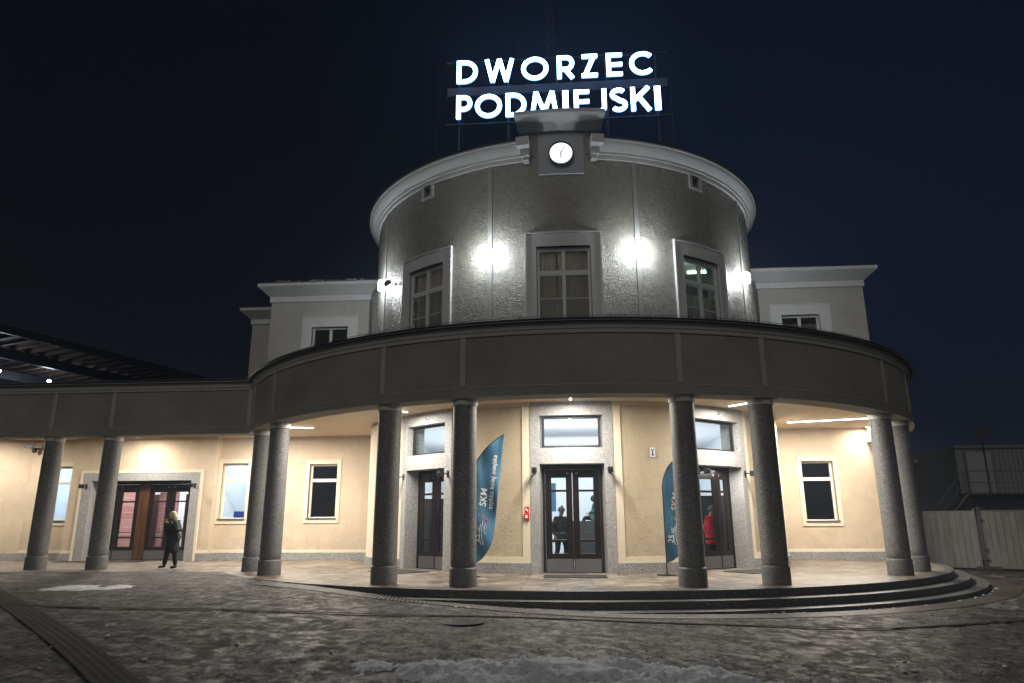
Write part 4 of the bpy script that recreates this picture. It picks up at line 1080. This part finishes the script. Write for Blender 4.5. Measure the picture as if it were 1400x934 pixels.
def person(name, loc, rz, label, J, mats, coat_len, hair=None, hat=None, group=None):
    """J: joints facing +x in local space; mats: coat, trousers, shoe, hair"""
    T = thing(name, label, 'person', loc, rz, group)
    H_ = J['head']; nk = J['neck']
    names = ['pelvis', 'waist', 'chest', 'neckb', 'neck', 'headc', 'crown', 'face', 'nose',
             'hipL', 'kneeL', 'ankL', 'toeL', 'hipR', 'kneeR', 'ankR', 'toeR', 'shL', 'elL', 'wrL', 'shR', 'elR', 'wrR']
    V = {k: Vector(v) for k, v in J.items()}
    f = (V['facedir']).normalized(); u = (V['head']-V['neck']).normalized()
    V['neckb'] = V['chest']+Vector((0, 0, .16)); V['headc'] = V['head']; V['crown'] = V['head']+u*.085; V['face'] = V['head']+f*.05-u*.05; V['nose'] = V['head']+f*.115-u*.02
    rad = dict(pelvis=(.15, .11), waist=(.125, .10), chest=(.15, .11), neckb=.075, neck=.052, headc=.085, crown=.055, face=.058, nose=.010,
               hipL=.085, kneeL=.058, ankL=.038, toeL=.03, hipR=.085, kneeR=.058, ankR=.038, toeR=.03, shL=.052, elL=.040, wrL=.027, shR=.052, elR=.040, wrR=.027)
    E_ = [('pelvis', 'waist'), ('waist', 'chest'), ('chest', 'neckb'), ('neckb', 'neck'), ('neck', 'headc'), ('headc', 'crown'), ('headc', 'face'), ('headc', 'nose'),
          ('pelvis', 'hipL'), ('hipL', 'kneeL'), ('kneeL', 'ankL'), ('ankL', 'toeL'), ('pelvis', 'hipR'), ('hipR', 'kneeR'), ('kneeR', 'ankR'), ('ankR', 'toeR'),
          ('chest', 'shL'), ('shL', 'elL'), ('elL', 'wrL'), ('chest', 'shR'), ('shR', 'elR'), ('elR', 'wrR')]
    pts = [(tuple(V[k]), rad[k]) for k in names]; ix = {k: i for i, k in enumerate(names)}
    ed = [(ix[a], ix[b]) for a, b in E_]
    for s in 'LR':      # palm and five fingers, slightly curled
        d = (V['wr'+s]-V['el'+s]).normalized(); side_ = d.cross(Vector((0, 0, 1)) if abs(d.z) < .8 else Vector((1, 0, 0))).normalized(); cu = side_.cross(d).normalized()
        palm = V['wr'+s]+d*.055; pi_ = len(pts); pts.append((tuple(palm), .026)); ed.append((ix['wr'+s], pi_))
        for k, (o_, L_) in enumerate(((-.026, .065), (-.009, .078), (.009, .075), (.025, .058))):
            a = palm+d*.03+side_*o_; bb = a+d*L_*.5-cu*.012; c_ = bb+d*L_*.4-cu*.03
            n = len(pts); pts += [(tuple(a), .010), (tuple(bb), .009), (tuple(c_), .007)]; ed += [(pi_, n), (n, n+1), (n+1, n+2)]
        n = len(pts); a = palm-side_*.03; pts += [(tuple(a), .011), (tuple(a-side_*.02+d*.035), .009)]; ed += [(pi_, n), (n, n+1)]
    skin('body', pts, ed, M_SKIN, T)
    # coat: own continuous garment over torso and arms with a flared skirt
    cn = ['hem', 'pelvis', 'waist', 'chest', 'neckb', 'shL', 'elL', 'wrL', 'shR', 'elR', 'wrR']
    V['hem'] = Vector((V['pelvis'].x, V['pelvis'].y, coat_len)) + (V['kneeL']+V['kneeR']-V['pelvis']*2)*.2*Vector((1, 1, 0)).length/1.4
    V['hem'].z = coat_len
    cr = dict(hem=(.27, .22), pelvis=(.235, .19), waist=(.20, .17), chest=(.205, .17), neckb=.10, shL=.080, elL=.066, wrL=.050, shR=.080, elR=.066, wrR=.050)
    ce = [('pelvis', 'hem'), ('pelvis', 'waist'), ('waist', 'chest'), ('chest', 'neckb'), ('chest', 'shL'), ('shL', 'elL'), ('elL', 'wrL'), ('chest', 'shR'), ('shR', 'elR'), ('elR', 'wrR')]
    ci = {k: i for i, k in enumerate(cn)}
    skin('coat', [(tuple(V[k]), cr[k]) for k in cn], [(ci[a], ci[b]) for a, b in ce], mats[0], T, root=1)
    tn = ['pelvis', 'hipL', 'kneeL', 'ankL', 'hipR', 'kneeR', 'ankR']; tr_ = dict(pelvis=.13, hipL=.105, kneeL=.078, ankL=.066, hipR=.105, kneeR=.078, ankR=.066)
    ti = {k: i for i, k in enumerate(tn)}
    skin('trousers', [(tuple(V[k]), tr_[k]) for k in tn], [(ti[a], ti[b]) for a, b in (('pelvis', 'hipL'), ('hipL', 'kneeL'), ('kneeL', 'ankL'), ('pelvis', 'hipR'), ('hipR', 'kneeR'), ('kneeR', 'ankR'))], mats[1], T)
    for s in 'LR':
        a, t_ = V['ank'+s], V['toe'+s]; hl = a+(a-t_)*Vector((.35, .35, 0))
        hl = Vector((a.x-(t_.x-a.x)*.3, a.y, t_.z))
        skin('shoe', [(tuple(a+Vector((0, 0, .03))), .052), (tuple((a+hl)/2), .050), (tuple(a*.4+t_*.6), .044), (tuple(t_+(t_-a)*.12), .030)], [(0, 1), (1, 2), (2, 3)], mats[2], T, sub=2)
    h = MB(); c_ = V['headc']+u*.02-f*.022
    if hair: blob(h, c_, (.115, .105, .125)); blob(h, c_-u*.10-f*.02, (.085, .09, .10)); obj('hair', h, mats[3], T, world=False, smooth=80)
    if hat:
        h = MB(); blob(h, V['headc']+u*.06-f*.012, (.112, .105, .10)); h.lathe([(.105, 0), (.115, .01), (.115, .05), (.10, .06)], 24, tuple(V['headc']+u*.03-f*.012+Vector((0, 0, -.01)))); blob(h, V['headc']+u*.165-f*.012, (.03, .03, .03)); obj('hat', h, mats[3], T, world=False, smooth=80)
    return T, V
BLK = mat('black_coat_cloth', (.010, .010, .011), .85); TRB = mat('black_trouser_cloth', (.008, .008, .009), .9); SHB = mat('black_boot_leather', (.006, .006, .006), .35)
J = dict(pelvis=(0, 0, .93), waist=(0, 0, 1.08), chest=(.02, 0, 1.27), neck=(.05, 0, 1.46), head=(.10, 0, 1.555), facedir=(.85, .1, -.45),
         hipL=(0, .09, .88), kneeL=(.10, .09, .49), ankL=(.16, .09, .10), toeL=(.31, .10, .06), hipR=(0, -.09, .88), kneeR=(-.03, -.09, .48), ankR=(-.10, -.09, .085), toeR=(.05, -.09, .035),
         shL=(.02, .17, 1.37), elL=(.14, .20, 1.12), wrL=(.24, .08, 1.36), shR=(.02, -.17, 1.37), elR=(.10, -.21, 1.10), wrR=(.22, -.09, 1.30))
Wm, V = person('person', (-11.95, 21.35, .0015), R_(180), 'woman with pale blond hair and long black coat walking left past the side entrance', J, (BLK, TRB, SHB, mat('pale_blond_hair', (.55, .46, .32), .6)), .43, hair=True)
# scarf and the bag she carries
skin('scarf', [((-.02, 0, 1.44), .085), ((.07, 0, 1.42), .075), ((.12, 0, 1.28), .055), ((.13, 0, 1.10), .05)], [(0, 1), (1, 2), (2, 3)], mat('brown_scarf', (.16, .11, .07), .9), Wm)
BG = thing('shoulder_bag', 'small grey-beige bag on the back of the woman in the black coat', 'bag', (-11.95+.20, 21.30, .98))
b = MB(); b.lathe([(.02, -.14), (.10, -.12), (.12, -.02), (.09, .12), (.03, .17)], 20); 
me = b.mesh('bag_body', mat('grey_beige_leather', (.07, .065, .05), .6), 60); o = obj('bag_body', me, None, BG, world=False); o.scale = (.5, 1.0, .75)
b = MB(); b.path([(0, -.05, .12), (-.10, -.08, .40), (-.22, -.06, .50), (-.26, -.02, .40)], .012); obj('strap', b, mat('grey_beige_leather'), BG, world=False)
# people inside the hall
JS = dict(pelvis=(0, 0, .95), waist=(0, 0, 1.10), chest=(.0, 0, 1.30), neck=(.02, 0, 1.50), head=(.05, 0, 1.60), facedir=(.95, 0, -.25),
          hipL=(0, .09, .90), kneeL=(.03, .10, .50), ankL=(0, .10, .09), toeL=(.16, .11, .04), hipR=(0, -.09, .90), kneeR=(.01, -.10, .50), ankR=(-.03, -.10, .09), toeR=(.13, -.11, .04),
          shL=(.0, .18, 1.40), elL=(.05, .24, 1.14), wrL=(.22, .12, 1.20), shR=(.0, -.18, 1.40), elR=(.05, -.24, 1.14), wrR=(.24, -.10, 1.20))
REDC = mat('red_padded_coat', (.80, .02, .03), .55)
light('red_coat_fill', 'AREA', (4.5, 21.0, 2.75), 22, (1, .95, .9), .5, .5)  # added fill that brightens the red coat behind the door
person('person', (4.30, 21.85, .015), R_(-35), 'person in a red padded coat and grey knitted hat standing behind the right tower door', JS, (REDC, TRB, SHB, mat('grey_knit', (.16, .15, .15), .95)), .62, hat=True)
JW = dict(JS); JW.update(kneeL=(.16, .10, .52), ankL=(.20, .10, .10), toeL=(.36, .10, .08), kneeR=(-.05, -.1, .48), ankR=(-.22, -.1, .14), toeR=(-.10, -.1, .05), wrL=(.16, .2, .95), elL=(-.02, .25, 1.13), wrR=(.05, -.24, .92), elR=(-.06, -.25, 1.14))
person('person', (-.15, 21.6, .015), R_(-60), 'person in a dark jacket and cap walking behind the middle door', JW, (mat('dark_grey_jacket', (.05, .055, .06), .8), mat('dark_blue_jeans', (.02, .03, .07), .9), SHB, mat('grey_cap', (.35, .36, .38), .9)), .80, hat=True)
JT = dict(JS); JT.update(hipL=(0, .09, .60), hipR=(0, -.09, .60))
TT, _ = person('person', (1.1, 26.35, 1.352-.62), R_(180), 'small figure in a teal jacket sitting on the far counter behind the middle door',
       dict(pelvis=(0, 0, .74), waist=(0, 0, .88), chest=(.02, 0, 1.08), neck=(.05, 0, 1.28), head=(.08, 0, 1.38), facedir=(.95, 0, -.3),
            hipL=(.03, .09, .72), kneeL=(.44, .10, .72), ankL=(.47, .10, .30), toeL=(.60, .10, .26), hipR=(.03, -.09, .72), kneeR=(.44, -.10, .72), ankR=(.47, -.10, .30), toeR=(.60, -.10, .26),
            shL=(.0, .18, 1.18), elL=(.05, .22, .94), wrL=(.24, .12, .90), shR=(.0, -.18, 1.18), elR=(.05, -.22, .94), wrR=(.24, -.10, .90)),
       (mat('teal_jacket', (.05, .10, .10), .8), TRB, SHB, mat('black_hair', (.01, .01, .01), .6)), .66, hair=True)

# ================================================================== surroundings
# board fence on the right
FZ = -.42
def fence_panel(p, q, lab):
    p, q = Vector(p), Vector(q); L_ = (q-p).length; a = math.atan2(q.y-p.y, q.x-p.x)
    T = thing('board_fence', lab, 'fence', (p.x, p.y, FZ), a, 'grey corrugated fence panels')
    b = MB(); n = int(L_/.2)
    for i in range(n): b.box(i*L_/n+.004, (i+1)*L_/n-.010, 0, .02+.004*(i % 2), .10, 2.02)
    b.box(0, L_, .024, .035, .10, 2.02)
    obj('sheet', b, M_FENCE, T, world=False)
    b = MB(); b.box(-.01, L_+.01, -.02, .04, 2.02, 2.06); b.box(-.01, L_+.01, -.02, .04, .05, .10); obj('rail', b, M_FENR, T, world=False)
    for x in (.0, L_): obj('post', MB().box(x-.03, x+.03, -.022, .042, 0, 2.14), M_FENR, T, world=False)
def fencem():
    m = mat('grey_fence_sheet'); t = NT(m); n = t.noise(1, 5, .6, v=t.map((3, 3, .8))); n2 = t.noise(12, 3)
    c = t.ramp(n, [(.3, (.13, .125, .115)), (.6, (.20, .195, .18)), (.8, (.24, .235, .22))]); c = t.mix(t.ramp(n2, [(.62, g3(0)), (.75, g3(.6))]), c, (.12, .08, .05))
    t.out(Base_Color=c, Roughness=.6); return m
M_FENCE = fencem(); M_FENR = mat('fence_rail_metal', (.16, .16, .155), .5, .4)
fence_panel((11.0, 29.7), (14.82, 27.42), 'grey corrugated fence panel nearest the station columns')
fence_panel((15.0, 27.3), (18.6, 25.4), 'grey corrugated fence panel at the right edge of the photo')
x, y = 14.9, 27.15
PT = thing('post', 'thin clamped post in a dark block foot joining the two grey fence panels', 'post', (x, y, FZ))
b = MB(); b.box(-.35, .35, -.18, .18, 0, .13); obj('foot', b, mat('dark_concrete', (.06, .055, .05), .9), PT, world=False, bevel=.03)
b = MB(); b.box(-.045, .02, .10, .14, .131, 2.2); obj('upright', b, M_FENR, PT, world=False)
for z in (.35, .7, 1.7, 2.12): b = MB(); b.box(-.07, .09, .04, .10, z, z+.05); obj('clamp', b, M_FENR, PT, world=False)

# stacked site cabins with stair
CB = thing('site_cabin', 'dark grey stacked container cabins with an outside stair behind the fence', 'cabin', (18, 34, FZ))
b = MB(); z0, z1 = 2.45, 4.62
def corr(b, x0, y0, x1, y1, z0, z1, n, d=.03):
    p, q = Vector((x0, y0)), Vector((x1, y1)); dr_ = (q-p).normalized(); nn = Vector((dr_.y, -dr_.x))
    for i in range(n):
        a = p+(q-p)*(i/n); c_ = p+(q-p)*((i+.5)/n); e_ = p+(q-p)*((i+1)/n)
        for s, t_, o_ in ((a, c_, 0), (c_, e_, d)):
            s2, t2 = s+nn*o_, t_+nn*o_
            b.add([(s2.x, s2.y, z0), (t2.x, t2.y, z0), (t2.x, t2.y, z1), (s2.x, s2.y, z1)], [(0, 1, 2, 3)])
MC = mat('dark_container_paint', (.16, .175, .185), .6)
MCL = mat('pale_container_paint', (.22, .24, .24), .6)
b = MB(); b.box(18.05, 30, 34.05, 38, FZ, 4.55); corr(b, 18.0, 34, 30, 34, z0, 4.5, 60); corr(b, 17.2, 37.9, 18.0, 34, z0, 4.5, 20)
b.add([(18.0, 34, FZ), (17.2, 37.9, FZ), (18.1, 38, FZ), (18.1, 34.1, FZ), (18.0, 34, 4.55), (17.2, 37.9, 4.55), (18.1, 38, 4.55), (18.1, 34.1, 4.55)], [(0, 1, 5, 4), (1, 2, 6, 5), (4, 5, 6, 7)])
obj('cabin_wall', b, MCL, CB)
b = MB(); b.box(16.35, 17.7, 37.9, 41, FZ, 4.5); corr(b, 16.3, 37.88, 17.6, 37.88, z0, 4.5, 8); obj('second_cabin', b, MC, CB)
b = MB(); b.box(17.9, 30, 33.9, 34.0, 4.5, 4.64); b.box(17.9, 30, 33.9, 34.0, 2.38, 2.50); obj('cabin_rail', b, MC, CB)
b = MB(); b.box(18.4, 19.5, 33.90, 33.96, 2.5, 4.35); obj('cabin_door', b, mat('cabin_door_paint', (.30, .33, .32), .5), CB)
b = MB(); b.box(18.33, 18.4, 33.88, 33.97, 2.5, 4.4); b.box(19.5, 19.57, 33.88, 33.97, 2.5, 4.4); b.box(18.4, 19.5, 33.88, 33.97, 4.35, 4.42); obj('door_frame', b, MC, CB)
b = MB(); b.box(17.6, 24, 32.8, 33.88, 2.36, 2.44)
for i in range(12): b.box(15.4+i*.2, 15.65+i*.2, 32.85, 33.7, 2.36-(11-i)*.22-.04-.22, 2.36-(11-i)*.22-.22)
obj('stair', b, mat('stair_steel', (.10, .10, .10), .5, .5), CB)
b = MB()
for z in (2.9, 3.4): b.tube((17.6, 32.8, z), (21.5, 32.8, z), .02)
for x in (17.6, 18.9, 20.2, 21.5): b.tube((x, 32.8, 2.4), (x, 32.8, 3.4), .02)
for dz in (.5, 1.0): b.tube((17.6, 32.8, 2.4+dz), (15.4, 32.8, .0+dz), .02)
for i in range(4): x = 15.4+i*.6; b.tube((x, 32.8, .0+(x-15.4)*1.09), (x, 32.8, 1.0+(x-15.4)*1.09), .018)
b.tube((17.6, 32.82, 2.36), (15.4, 32.82, -.04), .05)
obj('railing', b, mat('railing_grey', (.16, .16, .16), .5, .3), CB)
b = MB()
for x in (17.3, 16.9): b.lathe([(.01, 0), (.15, .03), (.13, .12), (.02, .17)], 14, (x, 37.4 if x < 17 else 36.4, 4.05))
obj('wall_light', b, mat('cabin_lamp_plastic', (.3, .3, .28), .5), CB)
b = MB(); b.tube((22.2, 34.5, 4.6), (22.2, 34.5, 5.3), .03); obj('vent_pipe', b, MC, CB)
# round road sign seen from behind
RS = thing('road_sign', 'round road sign seen from behind on a thin dark pole behind the fence', 'road sign', (13.68, 24+4.6, FZ))
k = (24+4.6)/24; zt = 1.332+(4.05-1.332)*k; xp = 13.62*k
RS.location.x = xp
WM[RS.name] = Matrix.Translation(RS.location)
b = MB(); b.tube((xp, 28.6, FZ), (xp-.02, 28.6, zt), .032); obj('pole', b, M_BLACK, RS)
b = MB(); b.tube((xp-.02, 28.54, zt-.08), (xp-.02, 28.56, zt-.08), .27, n=32); obj('disc', b, mat('sign_back_grey', (.035, .035, .037), .6), RS)
b = MB(); b.box(xp-.2, xp+.16, 28.565, 28.59, zt-.1, zt-.06); b.box(xp-.05, xp+.05, 28.5, 28.7, 2.6, 2.7); b.tube((xp-.12, 28.55, 2.35), (xp, 28.6, 2.35), .05); obj('clamp', b, M_FENR, RS)
b = MB(); b.box(-.12, .12, -.1, .1, 0, 3.6); b.box(-.35, -.2, -.1, .1, 0, 2.9)
tag(obj('utility_post', b, mat('blue_post_paint', (.015, .03, .10), .5), loc=(14.05, 30.9, FZ)), 'dark blue utility post seen between the right column and the cabins', 'post')

# platform canopy far left, behind the wing
PC = thing('platform_roof', 'dark timber raftered platform roof rising behind the left wing', 'platform roof', (-30, 45, 0))
dv = Vector((sin(R_(14.8)), cos(R_(14.8)), 0)); nv_ = Vector((-dv.y, dv.x, 0))   # nv_ points to the left
Pa = Vector((-27.3, 28.5, 10.35))
def pcq(s, t, z): return Pa+dv*s+nv_*t+Vector((0, 0, z))
b = MB()
def obox(b, s0, s1, t0, t1, z0, z1, dz=0):
    b.add([pcq(s, t, z+(dz if t == t1 else 0)) for z in (z0, z1) for s, t in ((s0, t0), (s1, t0), (s1, t1), (s0, t1))], [(3, 2, 1, 0), (4, 5, 6, 7), (0, 1, 5, 4), (1, 2, 6, 5), (2, 3, 7, 6), (3, 0, 4, 7)])
obox(b, -6, 60, -.1, 9, .12, .25, -.5); obj('roof_deck', b, mat('dark_roof_boards', (.03, .022, .018), .8), PC)
b = MB()
for k in range(84): obox(b, -6+k*.8, -6+k*.8+.14, 0, 9, -.08, .10, -.5)
obj('rafter', b, mat('brown_rafter_timber', (.10, .06, .035), .7), PC); 
b = MB(); obox(b, -6, 60, -.15, .0, -.12, .27); obox(b, -6, 60, 2.3, 2.6, -.75, -.25); obox(b, -6, 60, 6.3, 6.6, -1.0, -.5); obj('beam', b, mat('dark_steel_beam', (.02, .022, .028), .5), PC)
for s in (0, 12, 24, 36, 48): obj('post', MB().tube(pcq(s, 4.4, -.5), Vector((pcq(s, 4.4, 0).x, pcq(s, 4.4, 0).y, 0)), .18), mat('dark_steel_beam'), PC)
def ray_hit(px, py, dist):
    d = (fw+rt2*(px-700)/F_PX+up2*(467-py)/F_PX).normalized(); return Vector((0, 0, CAM_H))+d*dist/d.y
for px, py, D_, lab in ((67, 521, 37.5, 'bright white lamp on the platform just above the left wing roof'), (-2, 507, 33, 'bright white platform lamp at the left edge of the photo')):
    p = ray_hit(px, py, D_); T = thing('platform_lamp', lab, 'lamp', p, 0, 'white platform lamps')
    b = MB(); b.lathe([(.02, -.05), (.10, -.04), (.10, .03), (.02, .05)], 16); obj('glowing_lens', b, M_FARL, T, world=False)
    b = MB(); b.tube((0, 0, .05), (0, 0, .9), .025); obj('hanger', b, M_BLACK, T, world=False)
    light('platform_lamp_light', 'POINT', p+Vector((0, -.25, -.15)), 90, (.75, .87, 1), .2)
# overhead wires above the left wing
b = MB()
def wire(b, p, q, sag, r=.012, n=24):
    p, q = Vector(p), Vector(q); b.path([p+(q-p)*(i/n)-Vector((0, 0, sag*4*(i/n)*(1-i/n))) for i in range(n+1)], r, 4)
wire(b, ray_hit(-40, 350, 50), ray_hit(400, 500, 90), .5, .03); tag(obj('overhead_wire', b, M_BLACK), 'thin dark wire crossing the night sky above the left wing', 'wire')

# manhole, slush and snow
mh = MB(); mz = gsm(-1.7)
mh.lathe([(.36, -.05), (.36, .006), (.33, .008)], 36); 
MHM = mat('cast_iron'); t_ = NT(MHM); v_ = t_.vor(24); t_.out(Base_Color=(.03, .028, .026, 1), Roughness=.4, Metallic=.6, Normal=t_.bump(v_, .8, .01))
o = tag(obj('manhole_cover', mh, MHM, loc=(-1.7, 11.9, mz+.002)), 'round cast iron manhole cover in the trodden paving', 'manhole cover')
def lumps(name, n, area, rr, lab=None, flatn=.5):
    b = MB()
    for i in range(n):
        x, y = area(); z = gsm(x); r = random.uniform(*rr)*random.choice((.5, .8, 1, 1.3))
        k = len(b.v); t = MB(); blob(t, (0, 0, 0), (1, 1, 1), 9, 6)
        ph = random.uniform(0, 6.3); sx = random.uniform(.7, 1.5)
        for vx, vy, vz in t.v:
            q = noise.noise(Vector((vx*1.3+i*3.1, vy*1.3, vz*1.3)))*.45+1
            b.v.append((x+r*q*(vx*cos(ph)*sx-vy*sin(ph)), y+r*q*(vx*sin(ph)*sx+vy*cos(ph)), z+r*flatn*(vz*q+.35)))
        b.f += [tuple(a+k for a in f_) for f_ in t.f]
    return tag(obj(name, b, M_SNOW, smooth=80), kind='stuff')
def ridge(name, x0, x1, y0, y1, hmax, seed, thr=.0):
    """low broken bank of old snow as a height field over the paving"""
    b = MB(); nx_, ny_ = int((x1-x0)/.035), int((y1-y0)/.035)
    for j in range(ny_+1):
        for i in range(nx_+1):
            x = x0+(x1-x0)*i/nx_; y = y0+(y1-y0)*j/ny_; u_ = i/nx_; v_ = j/ny_
            e_ = (sin(pi*u_)*sin(pi*v_))**.6
            n1 = noise.fractal(Vector((x*1.1+seed, y*1.4, 0)), 1, 2, 6); n2 = noise.fractal(Vector((x*6, y*6, seed)), .8, 2, 4); n3 = abs(noise.noise(Vector((x*14, y*14, seed))))
            h = (e_-.62+n1*.55-thr)*hmax*1.6+(n2*.045*max(0, e_)+n3*.04)*(hmax/.12)
            h = h if h > 0 else h*1.0-.005
            b.v.append((x, y, gsm(x)+min(h, hmax)*1.25+.004))
    for j in range(ny_):
        for i in range(nx_):
            q = [j*(nx_+1)+i, j*(nx_+1)+i+1, (j+1)*(nx_+1)+i+1, (j+1)*(nx_+1)+i]
            if max(b.v[k][2]-gsm(b.v[k][0]) for k in q) > -.01: b.f.append(tuple(q))
    return tag(obj(name, b, M_SNOW, smooth=180), kind='stuff')
ridge('snow_bank', -2.6, 2.6, 7.1, 9.15, .12, 3.3)
ridge('snow_patch', -12.0, -9.2, 14.6, 16.0, .03, 9.1, .1)
lumps('snow_clods', 420, lambda: (random.gauss(.2, 2.4), random.gauss(8.7, .7)), (.006, .024))
lumps('step_snow', 80, lambda: (lambda a: pol(a, random.gauss(12.45, .05)))(random.uniform(-12, 60)), (.008, .03))

# thin winter haze lit by the lamps
hz = MB(); hz.box(-199, 199, -39, 259, -1.6, 43.5)
HM = bpy.data.materials.new('haze_air'); HM.use_nodes = True; n_ = HM.node_tree; n_.nodes.clear()
o_ = n_.nodes.new('ShaderNodeOutputMaterial'); v_ = n_.nodes.new('ShaderNodeVolumePrincipled'); v_.inputs['Density'].default_value = HAZE; v_.inputs['Color'].default_value = (.62, .76, 1, 1); v_.inputs['Anisotropy'].default_value = .3
n_.links.new(v_.outputs[0], o_.inputs['Volume'])
tag(obj('haze', hz, HM), kind='stuff')
